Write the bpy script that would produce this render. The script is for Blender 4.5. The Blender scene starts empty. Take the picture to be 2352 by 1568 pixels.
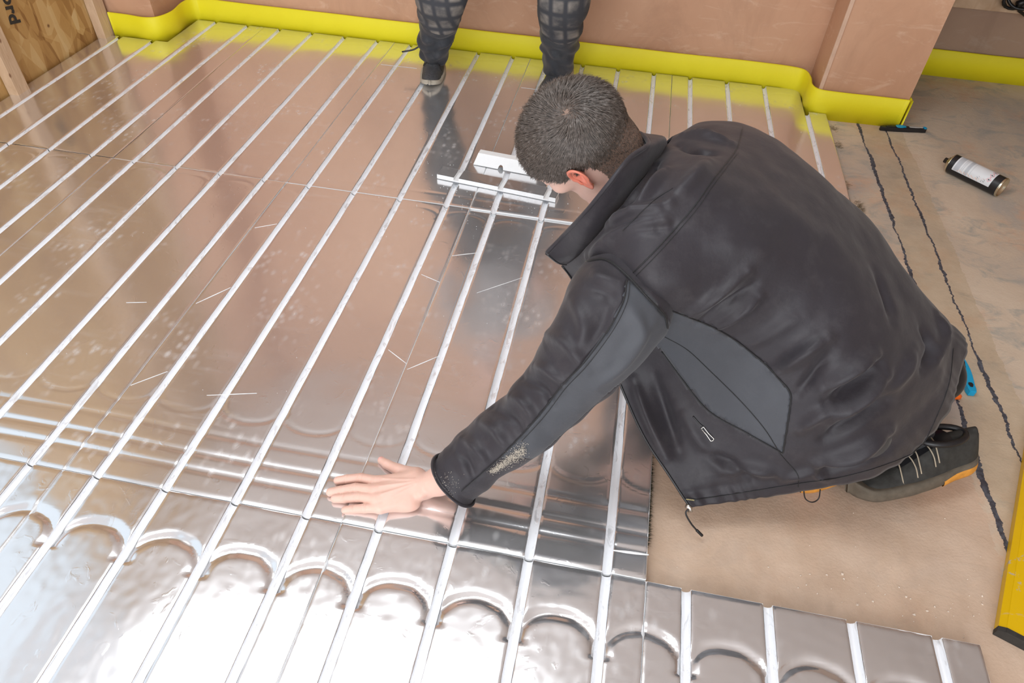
import bpy, bmesh, math, random
import numpy as np
from mathutils import Vector, Matrix, noise
from mathutils.bvhtree import BVHTree
random.seed(4); RNG = np.random.default_rng(7)
PI = math.pi
scene = bpy.context.scene
COL = scene.collection

# ------------------------------------------------------------------ camera, world, light, exposure
F_PX = 1607.5
cam_d = bpy.data.cameras.new('camera'); cam = bpy.data.objects.new('camera', cam_d); COL.objects.link(cam)
cam.location = (0.490694755, -0.66344342, 1.24256777)
cam.rotation_euler = (0.78838534, -0.03957766, 0.1838339)
cam_d.sensor_width = 36.0; cam_d.lens = 36.0 * F_PX / 2352; cam_d.clip_start = 0.02
scene.camera = cam
scene.view_settings.view_transform = 'Standard'; scene.view_settings.look = 'None'
scene.view_settings.gamma = 1; scene.view_settings.use_curve_mapping = False
scene.view_settings.exposure = 0.08
w = bpy.data.worlds.new('daylight'); scene.world = w; w.use_nodes = True
w.node_tree.nodes['Background'].inputs[0].default_value = (0.86, 0.93, 1.0, 1)
w.node_tree.nodes['Background'].inputs[1].default_value = 0.6

def area(name, loc, rot, sx, sy, power, col):
    d = bpy.data.lights.new(name, 'AREA'); d.shape = 'RECTANGLE'; d.size = sx; d.size_y = sy
    d.energy = power; d.color = col
    o = bpy.data.objects.new(name, d); COL.objects.link(o); o.location = loc; o.rotation_euler = rot
    return o
# daylight coming down through the rooflight, and through the tall side window on the left
area('rooflight_daylight', (-0.38, 0.20, 2.50), (0, 0, 0), 1.8, 0.85, 33, (0.93, 0.97, 1.0))
area('side_window_daylight', (-1.86, -0.35, 1.45), (0, math.radians(-90), 0), 1.7, 1.9, 4.5, (0.74, 0.87, 1.0))
area('front_window_daylight', (0.4, -3.1, 1.5), (math.radians(90), 0, 0), 3.2, 1.9, 98, (0.95, 0.97, 1.0))

# ------------------------------------------------------------------ view helpers (measuring only)
CM = cam.rotation_euler.to_matrix(); CO = Vector(cam.location)
def ray(x, y): return CM @ Vector(((x - 1176) / F_PX, -(y - 784) / F_PX, -1))
def at(x, y, z=0.0):
    d = ray(x, y); return CO + d * ((z - CO.z) / d.z)
def onX(x, y, X):
    d = ray(x, y); return CO + d * ((X - CO.x) / d.x)
def onY(x, y, Y):
    d = ray(x, y); return CO + d * ((Y - CO.y) / d.y)
CMi = np.array(CM); COn = np.array(CO)
def project(P):
    q = (np.asarray(P) - COn) @ CMi
    return np.stack([1176 + F_PX * q[..., 0] / -q[..., 2], 784 - F_PX * q[..., 1] / -q[..., 2]], -1), -q[..., 2]

# ------------------------------------------------------------------ mesh helpers
def tag(o, label=None, cat=None, group=None, kind=None):
    if label: o['label'] = label
    if cat: o['category'] = cat
    if group: o['group'] = group
    if kind: o['kind'] = kind
    return o
def mk(name, verts, faces, mat=None, parent=None, smooth=True, mats=None, fm=None):
    me = bpy.data.meshes.new(name)
    me.from_pydata([tuple(map(float, v)) for v in verts], [], [tuple(map(int, f)) for f in faces])
    for m in (mats or ([mat] if mat else [])): me.materials.append(m)
    me.polygons.foreach_set('use_smooth', [smooth] * len(me.polygons))
    if fm is not None: me.polygons.foreach_set('material_index', [int(i) for i in fm])
    me.update()
    o = bpy.data.objects.new(name, me); COL.objects.link(o)
    if parent:
        o.parent = parent; o.matrix_parent_inverse = Matrix.Translation(-parent.location)
    return o
def empty(name, loc):
    o = bpy.data.objects.new(name, None); COL.objects.link(o); o.location = loc; o.empty_display_size = .05
    return o
class MB:
    def __init__(s): s.v = []; s.f = []; s.m = []
    def add(s, v, f, mi=0):
        n = len(s.v); s.v += [tuple(map(float, p)) for p in v]; s.f += [tuple(int(i) + n for i in q) for q in f]; s.m += [mi] * len(f)
        return s
    def box(s, a, b, mi=0, M=None):
        x0, y0, z0 = a; x1, y1, z1 = b
        v = [(x0,y0,z0),(x1,y0,z0),(x1,y1,z0),(x0,y1,z0),(x0,y0,z1),(x1,y0,z1),(x1,y1,z1),(x0,y1,z1)]
        if M: v = [M @ Vector(p) for p in v]
        return s.add(v, [(3,2,1,0),(4,5,6,7),(0,1,5,4),(1,2,6,5),(2,3,7,6),(3,0,4,7)], mi)
    def tube(s, pts, r, n=8, mi=0, cap=True):
        pts = [Vector(p) for p in pts]; rs = r if hasattr(r, '__len__') else [r] * len(pts)
        v = []; f = []; up = None
        for i, p in enumerate(pts):
            t = (pts[min(i + 1, len(pts) - 1)] - pts[max(i - 1, 0)]).normalized()
            if up is None: up = Vector((0, 0, 1)) if abs(t.z) < .9 else Vector((1, 0, 0))
            a = t.cross(up).normalized(); b = a.cross(t); up = b
            for k in range(n):
                th = 2 * PI * k / n; v.append(p + (a * math.cos(th) + b * math.sin(th)) * rs[i])
        for i in range(len(pts) - 1):
            for k in range(n):
                f.append((i*n+k, i*n+(k+1) % n, (i+1)*n+(k+1) % n, (i+1)*n+k))
        if cap: f.append(tuple(range(n))[::-1]); f.append(tuple(range((len(pts)-1)*n, len(pts)*n)))
        return s.add(v, f, mi)
    def build(s, name, mat=None, parent=None, smooth=False, mats=None):
        return mk(name, s.v, s.f, mat, parent, smooth, mats, s.m if mats else None)
def bevel(o, w_, seg=2):
    m = o.modifiers.new('bevel', 'BEVEL'); m.width = w_; m.segments = seg; m.limit_method = 'ANGLE'; return o
def cr(P, n):
    """Catmull-Rom through control points P (k,3) -> (m,3), n per span"""
    P = np.asarray(P, float); Q = np.concatenate([[2*P[0]-P[1]], P, [2*P[-1]-P[-2]]]); out = []
    for i in range(len(P) - 1):
        p0, p1, p2, p3 = Q[i:i+4]
        for t in np.arange(n) / n:
            out.append(.5*((2*p1)+(-p0+p2)*t+(2*p0-5*p1+4*p2-p3)*t*t+(-p0+3*p1-3*p2+p3)*t**3))
    out.append(P[-1]); return np.array(out)
def grid_faces(nu, nv, wrap=False):
    f = []
    for i in range(nu - 1):
        for j in range(nv if wrap else nv - 1):
            j2 = (j + 1) % nv; f.append((i*nv+j, i*nv+j2, (i+1)*nv+j2, (i+1)*nv+j))
    return f

# signed-distance bodies and naive surface nets
def s_caps(P, a, b, ra, rb):
    a = np.array(a, float); b = np.array(b, float); ab = b - a; pa = P - a
    h = np.clip((pa @ ab) / (ab @ ab), 0, 1)
    return np.linalg.norm(pa - h[..., None] * ab, axis=-1) - (ra + (rb - ra) * h)
def s_ell(P, c, r, R=None):
    q = P - np.array(c, float)
    if R is not None: q = q @ np.array(R)
    r = np.array(r, float); k0 = np.linalg.norm(q / r, axis=-1); k1 = np.linalg.norm(q / r**2, axis=-1)
    return k0 * (k0 - 1) / np.maximum(k1, 1e-9)
def smin(a, b, k):
    h = np.maximum(k - abs(a - b), 0) / k; return np.minimum(a, b) - h*h*h*k/6
def nets(fn, lo, hi, h):
    lo = np.array(lo, float); hi = np.array(hi, float); n = np.ceil((hi - lo) / h).astype(int) + 1
    ax = [lo[i] + h * np.arange(n[i]) for i in range(3)]
    G = np.stack(np.meshgrid(*ax, indexing='ij'), -1); D = fn(G)
    s = D < 0; c = n - 1
    acc = np.zeros((*c, 3)); cnt = np.zeros(c)
    cor = [(i, j, k) for i in (0, 1) for j in (0, 1) for k in (0, 1)]
    def sl(A, o): return A[o[0]:o[0]+c[0], o[1]:o[1]+c[1], o[2]:o[2]+c[2]]
    for a in cor:
        for ax_ in range(3):
            if a[ax_] == 0:
                b = list(a); b[ax_] = 1
                da, db = sl(D, a), sl(D, b); m = (da < 0) != (db < 0)
                t = np.where(m, da / np.where(m, da - db, 1), 0)
                for q in range(3):
                    acc[..., q] += np.where(m, a[q] + (t if q == ax_ else 0), 0)
                cnt += m
    act = cnt > 0; idx = -np.ones(c, int); idx[act] = np.arange(act.sum())
    V = (np.argwhere(act) + acc[act] / cnt[act][:, None]) * h + lo
    F = []
    for ax_ in range(3):
        u, v = (ax_ + 1) % 3, (ax_ + 2) % 3
        A = np.take(s, range(c[ax_]), ax_); B = np.take(s, range(1, c[ax_] + 1), ax_)
        for g in np.argwhere(A != B):
            if g[u] == 0 or g[v] == 0 or g[u] >= c[u] or g[v] >= c[v]: continue
            q = []
            for du, dv in ((-1, -1), (0, -1), (0, 0), (-1, 0)):
                w_ = g.copy(); w_[u] += du; w_[v] += dv; q.append(idx[tuple(w_)])
            if not A[tuple(g)]: q = q[::-1]
            F.append(q)
    return V, F

# ------------------------------------------------------------------ materials
class NT:
    def __init__(s, name):
        s.m = bpy.data.materials.new(name); s.m.use_nodes = True; s.t = s.m.node_tree; s.n = s.t.nodes
        s.b = s.n['Principled BSDF']; s.co = s.n.new('ShaderNodeTexCoord').outputs['Object']
    def link(s, a, b): s.t.links.new(a, b)
    def setv(s, sock, v):
        if hasattr(v, 'links'): s.link(v, sock)
        else: sock.default_value = (*v, 1) if isinstance(v, tuple) and len(v) == 3 and sock.type == 'RGBA' else v
    def mapping(s, scale=(1,1,1), loc=(0,0,0), rot=(0,0,0), src=None):
        m = s.n.new('ShaderNodeMapping'); s.link(src or s.co, m.inputs[0])
        m.inputs['Scale'].default_value = scale; m.inputs['Location'].default_value = loc; m.inputs['Rotation'].default_value = rot
        return m.outputs[0]
    def noise(s, sc, det=4, rough=.55, vec=None, dist=0):
        x = s.n.new('ShaderNodeTexNoise'); s.link(vec or s.co, x.inputs['Vector'])
        x.inputs['Scale'].default_value = sc; x.inputs['Detail'].default_value = det; x.inputs['Roughness'].default_value = rough
        x.inputs['Distortion'].default_value = dist; return x.outputs[0]
    def vor(s, sc, vec=None, out='Distance', feat='F1'):
        x = s.n.new('ShaderNodeTexVoronoi'); s.link(vec or s.co, x.inputs['Vector']); x.feature = feat
        x.inputs['Scale'].default_value = sc; return x.outputs[out]
    def ramp(s, f, stops):
        r = s.n.new('ShaderNodeValToRGB'); s.link(f, r.inputs[0]); e = r.color_ramp.elements
        while len(e) < len(stops): e.new(.5)
        for i, (p, c) in enumerate(stops):
            e[i].position = p; e[i].color = (*c, 1) if isinstance(c, tuple) else (c, c, c, 1)
        return r.outputs[0]
    def mix(s, f, a, b, mode='MIX'):
        m = s.n.new('ShaderNodeMix'); m.data_type = 'RGBA'; m.blend_type = mode
        s.setv(m.inputs[0], f); s.setv(m.inputs[6], a); s.setv(m.inputs[7], b); return m.outputs[2]
    def math(s, op, a, b=0.0, c=0.0):
        m = s.n.new('ShaderNodeMath'); m.operation = op
        for i, v in enumerate((a, b, c)): s.setv(m.inputs[i], v)
        return m.outputs[0]
    def sep(s, v=None):
        x = s.n.new('ShaderNodeSeparateXYZ'); s.link(v or s.co, x.inputs[0]); return x.outputs
    def bump(s, h, st, dist=.002, nrm=None):
        b = s.n.new('ShaderNodeBump'); s.setv(b.inputs['Height'], h); b.inputs['Strength'].default_value = st
        b.inputs['Distance'].default_value = dist
        if nrm: s.link(nrm, b.inputs['Normal'])
        s.link(b.outputs[0], s.b.inputs['Normal']); return b.outputs[0]
    def P(s, **k):
        for a, v in k.items():
            s.setv(s.b.inputs[{'base':'Base Color','rough':'Roughness','metal':'Metallic','spec':'Specular IOR Level','sheen':'Sheen Weight','sss':'Subsurface Weight','coat':'Coat Weight'}[a]], v)
        return s
def simple(name, c, rough=.6, metal=0, var=.15, sc=40, bump=0):
    t = NT(name); n = t.noise(sc, 5)
    t.P(base=t.mix(n, tuple(x*(1-var) for x in c), tuple(min(1, x*(1+var)) for x in c)), rough=rough, metal=metal)
    if bump: t.bump(n, bump)
    return t.m

def foil_material(name, rough, dust=.5, warp=.35, tint=(.86,.86,.87), haze=.13):
    t = NT(name)
    # dust, scuffs and boot prints: milky patches that dull the metal
    big = t.ramp(t.noise(2.3, 4, .6), [(.46, 0.0), (.68, 1.0)])
    sm = t.ramp(t.vor(50, t.mapping((1, .6, 1), rot=(0,0,.5))), [(.10, 1.0), (.46, 0.0)])
    clus = t.ramp(t.noise(4.6, 3, .6), [(.50, 0.0), (.66, 1.0)])
    streak = t.ramp(t.noise(14, 6, .65, t.mapping((.35, 2.6, 1), rot=(0,0,.15))), [(.52, 0.0), (.82, 1.0)])
    prints = t.math('MULTIPLY', sm, clus)
    m = t.math('MULTIPLY', t.math('ADD', t.math('MULTIPLY', prints, .50), t.math('MULTIPLY', t.math('MULTIPLY', streak, big), .42)), dust)
    base = t.math('ADD', m, haze)
    # fibres in the foil, embossing and slow waves
    d = t.n.new('ShaderNodeBsdfDiffuse'); d.inputs[0].default_value = (.78, .79, .80, 1)
    mixs = t.n.new('ShaderNodeMixShader'); t.link(base, mixs.inputs[0]); t.link(t.b.outputs[0], mixs.inputs[1]); t.link(d.outputs[0], mixs.inputs[2])
    t.link(mixs.outputs[0], t.n['Material Output'].inputs[0])
    t.P(base=tint, metal=1.0, rough=t.math('ADD', t.math('MULTIPLY', m, .35), rough))
    wv = t.noise(3.2, 2, .5)
    wr = t.ramp(t.noise(30, 3, .5, t.mapping((1, 1, 1)), 1.2), [(.62, 0.0), (.72, 1.0)])
    b1 = t.bump(wv, warp, .012)
    t.bump(t.math('MULTIPLY', wr, 1.0), .10, .0010, b1)
    return t.m
M_foil = foil_material('foil_facing', .17)
M_foil_front = foil_material('crinkled_foil', .17, .35, .25, haze=.11)
def channel_material():
    t = NT('channel_foil')
    wr = t.noise(55, 4, .6, t.mapping((1, .35, 1)), 1.0)
    d = t.n.new('ShaderNodeBsdfDiffuse'); d.inputs[0].default_value = (.90, .92, .95, 1)
    mixs = t.n.new('ShaderNodeMixShader'); t.link(t.ramp(wr, [(.36, .52), (.46, .84)]), mixs.inputs[0])
    t.link(t.b.outputs[0], mixs.inputs[1]); t.link(d.outputs[0], mixs.inputs[2]); t.link(mixs.outputs[0], t.n['Material Output'].inputs[0])
    t.P(base=(.9,.91,.93), metal=1.0, rough=.22); t.bump(wr, .5, .004); return t.m
M_chan = channel_material()
t = NT('white_foam'); n = t.vor(260); t.P(base=(.84,.86,.87), rough=.85); t.bump(n, .4, .001); M_foam = t.m
def plaster(name, a, b, c):
    t = NT(name)
    n1 = t.noise(1.6, 5, .6); n2 = t.noise(9, 6, .7, t.mapping((1, 1, .35), rot=(.3, .5, 0)))
    base = t.mix(t.ramp(n1, [(.3, 0.0), (.7, 1.0)]), a, b)
    sw = t.ramp(t.noise(5.5, 7, .72, t.mapping((1.0, 1.0, 3.0), rot=(0, .6, .4)), 1.5), [(.55, 0.0), (.72, 1.0)])
    base = t.mix(t.math('MULTIPLY', sw, .62), base, c)
    base = t.mix(t.math('MULTIPLY', t.ramp(t.noise(3.1, 6, .7, t.mapping((1, 1, .6), (4, 1, 2)), 1.0), [(.48, 0.0), (.70, 1.0)]), .35), base, tuple(x*.62 for x in a))
    t.P(base=base, rough=.72); t.bump(n2, .15, .003); return t.m
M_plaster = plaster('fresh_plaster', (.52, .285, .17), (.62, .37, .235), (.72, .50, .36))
M_plaster_dim = plaster('shaded_plaster', (.34, .22, .155), (.42, .29, .20), (.46, .36, .28))  # darker plaster copy: shade of the recess side is put into its colour
M_ceil = plaster('ceiling_plaster', (.80, .79, .80), (.84, .83, .84), (.86, .86, .87))
def osb():
    t = NT('strand_board')
    cs = []
    for i, (r, sc) in enumerate(((.3, 17), (1.4, 24), (-.7, 15))):
        v = t.mapping((1, 1, .42), rot=(r, 0, 0), loc=(i*3.1, i*1.7, i))
        c = t.vor(sc, t.mapping((1, .9, 1), src=v), 'Color')
        cs.append(t.sep(c)[0])
    f = t.math('ADD', t.math('MULTIPLY', cs[0], .5), t.math('ADD', t.math('MULTIPLY', cs[1], .3), t.math('MULTIPLY', cs[2], .25)))
    f = t.math('ADD', f, t.math('MULTIPLY', t.noise(70, 5, .6, t.mapping((1, 1, .2), rot=(.8,0,0))), .18))
    base = t.ramp(f, [(.25, (.25, .115, .03)), (.5, (.42, .235, .075)), (.72, (.52, .32, .12)), (.95, (.60, .42, .20))])
    kn = t.ramp(t.vor(7.5), [(.03, 1.0), (.07, 0.0)])
    base = t.mix(kn, base, (.16, .07, .025))
    t.P(base=base, rough=.62); t.bump(f, .25, .002); return t.m
M_osb = osb()
def wood():
    t = NT('sawn_pine')
    g = t.noise(18, 5, .6, t.mapping((1, 6, .5)), 1.0)
    base = t.ramp(g, [(.3, (.50, .33, .20)), (.7, (.66, .48, .32))])
    base = t.mix(t.ramp(t.vor(14, t.mapping((1, 1, .6))), [(.05, .9), (.10, 0.0)]), base, (.20, .09, .04))
    t.P(base=base, rough=.7); t.bump(g, .15); return t.m
M_wood = wood()
def edge_foam():
    t = NT('yellow_foam'); n = t.noise(3.5, 3); f = t.noise(320, 2)
    t.P(base=t.mix(n, (.80, .69, .006), (.86, .79, .016)), rough=.55); t.bump(f, .35, .0012); return t.m
M_yel = edge_foam()
def concrete():
    t = NT('dusty_concrete')
    n1 = t.noise(2.2, 7, .62, None, .6); n2 = t.noise(7, 7, .7, t.mapping((1, 1.6, 1)), .8); n3 = t.noise(170, 4, .6)
    base = t.ramp(n1, [(.32, (.40, .37, .34)), (.5, (.58, .47, .36)), (.68, (.66, .55, .43))])
    base = t.mix(t.ramp(n2, [(.52, 0.0), (.66, .7)]), base, (.30, .31, .29))
    base = t.mix(t.ramp(t.noise(4.2, 6, .7, t.mapping((1, 1, 1), (3, 2, 0))), [(.52, 0.0), (.66, .65)]), base, (.62, .375, .24))
    X, Y, Z = t.sep()
    # even screed where the boards still have to go: left of the first chase
    inner = t.math('MULTIPLY', t.math('LESS_THAN', t.math('ADD', X, t.math('MULTIPLY', n2, .06)), 1.41), t.math('LESS_THAN', t.math('ADD', Y, t.math('MULTIPLY', n2, .2)), .62))
    base = t.mix(t.math('MULTIPLY', inner, .8), base, t.ramp(t.noise(11, 6, .6), [(.3, (.50, .345, .24)), (.7, (.64, .475, .355))]))
    # filled chases with torn dark membrane edges
    wob = t.math('ADD', t.math('MULTIPLY', t.math('SUBTRACT', t.noise(9, 5, .7, t.mapping((.01, 1, 1))), .5), .035), t.math('MULTIPLY', t.math('SUBTRACT', t.noise(60, 4, .7), .5), .016))
    Xw = t.math('ADD', X, wob)
    band = t.math('MULTIPLY', t.math('GREATER_THAN', Xw, 1.405), t.math('LESS_THAN', Xw, 1.565))
    base = t.mix(t.math('MULTIPLY', band, .55), base, t.ramp(t.noise(14, 6, .7), [(.3, (.38, .28, .17)), (.7, (.55, .44, .30))]))
    hts = []
    for cx, wd, sd in ((1.405, .0056, 0), (1.505, .0040, 5)):
        dd = t.math('ABSOLUTE', t.math('SUBTRACT', Xw, cx))
        wv = t.math('MULTIPLY', t.ramp(t.noise(4.3, 3, .6, t.mapping((.01, 1, 1), (0, sd, 0))), [(.30, .25), (.65, 1.5)]), wd)
        k = t.math('LESS_THAN', dd, wv)
        base = t.mix(t.math('MULTIPLY', k, .93), base, t.ramp(t.noise(90, 3), [(.40, (.012, .016, .035)), (.75, (.09, .11, .15))]))
        soft = t.math('LESS_THAN', dd, t.math('ADD', wv, .004)); hts.append(soft)
    t.P(base=base, rough=.88)
    h = t.math('ADD', t.math('MULTIPLY', n3, .35), t.math('SUBTRACT', t.math('MULTIPLY', n2, .8), t.math('MULTIPLY', t.math('ADD', hts[0], hts[1]), .8)))
    t.bump(h, .5, .004); return t.m
M_conc = concrete()
def cloth(name, c, dustc=None, dust=0, wv=900, rough=.52, sheen=.12):
    t = NT(name); n = t.noise(6, 5, .65); f = t.noise(wv, 2)
    base = t.mix(n, tuple(x*.82 for x in c), tuple(x*1.2 for x in c))
    if dust: base = t.mix(t.math('MULTIPLY', t.ramp(t.noise(17, 6, .75), [(.5, 0.0), (.7, 1.0)]), dust), base, dustc)
    t.P(base=base, rough=rough, sheen=sheen, spec=.35)
    t.bump(f, .22, .0006, t.bump(t.noise(38, 4, .6), .25, .004)); return t.m
M_jacket = cloth('charcoal_softshell', (.024, .021, .026), (.16,.15,.15), .10)
M_panel = cloth('slate_softshell', (.058, .062, .072), rough=.6)
M_lining = cloth('black_fleece', (.008, .008, .009), sheen=.1)
M_trouser = cloth('dark_work_trousers', (.030, .032, .036), (.30, .27, .24), .35)
M_trouser2 = cloth('worn_blue_black_trousers', (.032, .036, .044), (.2,.19,.18), .25)
def kneepad():
    t = NT('scuffed_knee_patch'); X, Y, Z = t.sep()
    gx = t.math('ABSOLUTE', t.math('SINE', t.math('MULTIPLY', X, 62))); gz = t.math('ABSOLUTE', t.math('SINE', t.math('MULTIPLY', Z, 52)))
    g = t.math('MULTIPLY', t.ramp(gx, [(.25, 0.0), (.7, 1.0)]), t.ramp(gz, [(.25, 0.0), (.7, 1.0)]))
    d = t.math('MULTIPLY', g, t.ramp(t.noise(9, 4, .6), [(.38, .05), (.62, 1.0)]))
    t.P(base=t.mix(t.math('MULTIPLY', d, .7), (.050, .053, .062), (.40, .36, .31)), rough=.85); t.bump(g, .4, .003); return t.m
M_knee = kneepad()
def skin():
    t = NT('skin'); n = t.noise(22, 4, .6); n2 = t.noise(160, 3, .6)
    t.P(base=t.mix(n, (.68, .41, .33), (.78, .54, .45)), rough=.48, sss=.12, spec=.4)
    t.b.inputs['Subsurface Radius'].default_value = (.012, .004, .002); t.b.inputs['Subsurface Scale'].default_value = .6
    t.bump(n2, .25, .0008); return t.m
M_skin = skin()
t = NT('flushed_ear'); n = t.noise(60, 3); t.P(base=t.mix(n, (.62, .17, .11), (.72, .26, .18)), rough=.5, sss=.25)
t.b.inputs['Subsurface Radius'].default_value = (.01, .003, .002); t.b.inputs['Subsurface Scale'].default_value = .5; M_ear = t.m
M_nail = simple('fingernail', (.78, .42, .37), .25, 0, .05)
M_stub = simple('cropped_hair_skin', (.21, .135, .10), .7, 0, .3, 300)
def hairm():
    t = NT('short_brown_hair'); n = t.noise(150, 3, .7)
    t.P(base=t.ramp(n, [(.3, (.030, .024, .020)), (.52, (.088, .068, .055)), (.75, (.20, .175, .16))]), rough=.5, spec=.45); return t.m
M_hair = hairm()
M_black = simple('black_plastic', (.012, .012, .014), .4)
M_rubber = simple('dusty_rubber', (.115, .095, .07), .8, 0, .5, 60, .3)
M_orange = simple('orange_rubber', (.62, .27, .04), .6, 0, .5, 55, .2)
M_orangeflu = simple('orange_plastic', (1.0, .16, .01), .4)
M_lace = simple('cream_lace', (.42, .36, .27), .8)
M_mesh = simple('dark_shoe_mesh', (.030, .030, .027), .7, 0, .7, 90, .3)
M_magenta = simple('magenta_cloth', (.32, .02, .10), .8)
M_blue = simple('blue_plastic', (.0, .34, .62), .35, 0, .1)
M_steel = simple('zinc_metal', (.62, .60, .56), .28, 1)
M_gold = simple('gold', (.9, .6, .2), .25, 1)
M_tin = simple('lacquered_tin', (.72, .66, .50), .25, 1)
def levelm():
    t = NT('yellow_paint'); ch = t.ramp(t.noise(22, 5, .7, None, 1.0), [(.60, 0.0), (.635, 1.0)])
    lim = t.ramp(t.noise(5, 2), [(.42, 0.0), (.55, 1.0)])
    k = t.math('MULTIPLY', ch, lim)
    t.P(base=t.mix(k, (.72, .45, .0), (.42, .38, .33)), rough=t.math('ADD', t.math('MULTIPLY', k, .4), .32)); return t.m
M_level = levelm()
M_white = simple('paper_label', (.74, .77, .80), .45, 0, .03)
M_grey = simple('grey_print', (.50, .53, .57), .45, 0, .05)
M_red = simple('red_print', (.78, .10, .15), .45, 0, .05)
M_dotxt = simple('black_print', (.02, .02, .025), .5, 0, .05)
M_peach = simple('peach_print', (.85, .55, .42), .45, 0, .05)

# ------------------------------------------------------------------ setting
ZC = -.025
def plane(name, pts, mat, **k):
    return tag(mk(name, pts, [tuple(range(len(pts)))], mat, smooth=False), kind='structure')
def slab(name, a, b, mat):
    return tag(MB().box(a, b).build(name, mat), kind='structure')
slab('floor', (-1.95, -3.3, ZC - .1), (3.6, 3.2, ZC), M_conc)
slab('wall_back', (-1.95, 2.305, ZC), (1.557, 2.45, 2.4), M_plaster)
slab('wall_pier_left', (-1.95, 2.055, ZC), (-1.49, 2.304, 2.4), M_plaster)
o = slab('wall_pier_right', (1.225, 2.108, ZC), (1.557, 2.304, 2.4), M_plaster)
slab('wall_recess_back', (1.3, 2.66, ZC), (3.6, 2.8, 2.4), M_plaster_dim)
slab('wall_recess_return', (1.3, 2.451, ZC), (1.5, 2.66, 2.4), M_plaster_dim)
slab('recess_shade_slab', (1.56, 2.12, .52), (3.5, 2.655, 2.4), M_plaster_dim)  # unseen slab added above the recess to shade it
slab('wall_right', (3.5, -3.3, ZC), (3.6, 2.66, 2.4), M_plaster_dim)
slab('wall_left', (-1.85, .72, ZC), (-1.735, 2.054, 2.4), M_osb)
slab('wall_left_front', (-1.85, -1.4, ZC), (-1.735, .719, .45), M_plaster)
slab('wall_left_rear', (-1.85, -3.3, ZC), (-1.735, -1.41, 2.4), M_plaster)
m = MB()      # ceiling with the rooflight opening
x0, x1, y0, y1 = -1.28, .52, -.225, .625
m.box((-1.95, -3.3, 2.4), (3.6, y0, 2.5)); m.box((-1.95, y1, 2.4), (3.6, 2.8, 2.5))
m.box((-1.95, y0, 2.4), (x0, y1, 2.5)); m.box((x1, y0, 2.4), (3.6, y1, 2.5))
tag(m.build('ceiling', M_ceil), kind='structure')
# corner bead seen as a pale ridge down the pier arris
tag(MB().box((1.221, 2.104, .08), (1.235, 2.112, 2.39)).build('trim_1', simple('corner_bead', (.62, .42, .30), .7, 0, .2, 30)), kind='structure')

# timber studs against the strand board wall
for (ya, yb, lab) in ((1.432, 1.492, 'pale timber stud at the left photo edge, beside the black stencilled letters'),
                      (1.975, 2.036, 'pale timber stud on the strand board wall, touching the yellow edge strip')):
    s = MB().box((-1.733, ya, ZC + .001), (-1.693, yb, 2.39)).build('timber_stud', M_wood)
    bevel(s, .002); tag(s, lab, 'stud', 'timber studs on the left wall')
# stencilled letters on the board
fc = bpy.data.curves.new('stencil', 'FONT'); fc.body = 'ord'; fc.size = .068; fc.extrude = .0006; fc.offset = .0022; fc.space_character = 1.05
tmp = bpy.data.objects.new('stencil', fc); COL.objects.link(tmp)
bpy.context.view_layer.update()
me = bpy.data.meshes.new_from_object(tmp.evaluated_get(bpy.context.evaluated_depsgraph_get()))
COL.objects.unlink(tmp); bpy.data.objects.remove(tmp)
for v in me.vertices: v.co = Vector(v.co)
st = bpy.data.objects.new('stencilled_lettering', me); COL.objects.link(st); me.materials.clear(); me.materials.append(M_dotxt)
pA = onX(4, -14, -1.734); pB = onX(24, 52, -1.734)
# letters run downwards: local x -> along pA->pB, local y -> towards larger Y
ex = (pB - pA).normalized(); ez = Vector((1, 0, 0)); ey = ez.cross(ex)
st.matrix_world = Matrix.Translation(pA) @ Matrix((ex, ey, ez)).transposed().to_4x4()
tag(st, 'black stencilled letters on the strand board between the two timber studs', 'lettering')

# ------------------------------------------------------------------ yellow edge strip
def strip(name, path, z0, z1, th, label, taper=None):
    P = cr(np.array([(x, y, 0) for x, y in path]), 8); n = len(P)
    T = np.gradient(P, axis=0); T /= np.linalg.norm(T, axis=1)[:, None]
    N = np.stack([T[:, 1], -T[:, 0], 0*T[:, 0]], 1)
    prof = [(0, z0), (0, z1 - .003), (.003, z1), (th - .003, z1), (th, z1 - .003), (th, z0)]
    v = []; 
    for i in range(n):
        s = i / (n - 1)
        wob = .0018 * noise.noise(Vector((P[i][0]*6, P[i][1]*6, 3))) ; wz = .004 * noise.noise(Vector((P[i][0]*2.5, P[i][1]*2.5, 9)))
        for o_, z in prof:
            q = P[i] + N[i] * (o_ + wob); v.append((q[0], q[1], z + (wz if z > z0 + .02 else 0)))
    k = len(prof); f = grid_faces(n, k, True); f += [tuple(range(k)), tuple(range((n-1)*k, n*k))[::-1]]
    o = mk(name, v, f, M_yel); o.data.polygons.foreach_set('use_smooth', [True]*len(f))
    return tag(o, label, 'edge strip')
strip('edge_insulation_strip', [(-1.688, 2.040), (-1.60, 2.038), (-1.52, 2.030), (-1.474, 2.052), (-1.452, 2.12), (-1.462, 2.22), (-1.44, 2.282), (-1.36, 2.292),
      (-1.0, 2.293), (-.5, 2.292), (0, 2.291), (.5, 2.290), (1.0, 2.288), (1.14, 2.284), (1.192, 2.262), (1.205, 2.20), (1.202, 2.135), (1.222, 2.098), (1.28, 2.092), (1.42, 2.096), (1.553, 2.095)][::1],
      ZC, .088, .010, 'long bright yellow foam edge strip following the plaster wall and its piers')
strip('edge_insulation_strip', [(1.560, 2.088), (1.560, 2.16), (1.5605, 2.25)], ZC, .088, .007, 'short yellow foam strip end round the outer corner of the right plaster pier')
strip('edge_insulation_strip', [(1.50, 2.650), (2.2, 2.650), (3.0, 2.650), (3.49, 2.650)], ZC, .088, .010, 'shaded yellow foam edge strip in the recess at top right')

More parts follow.
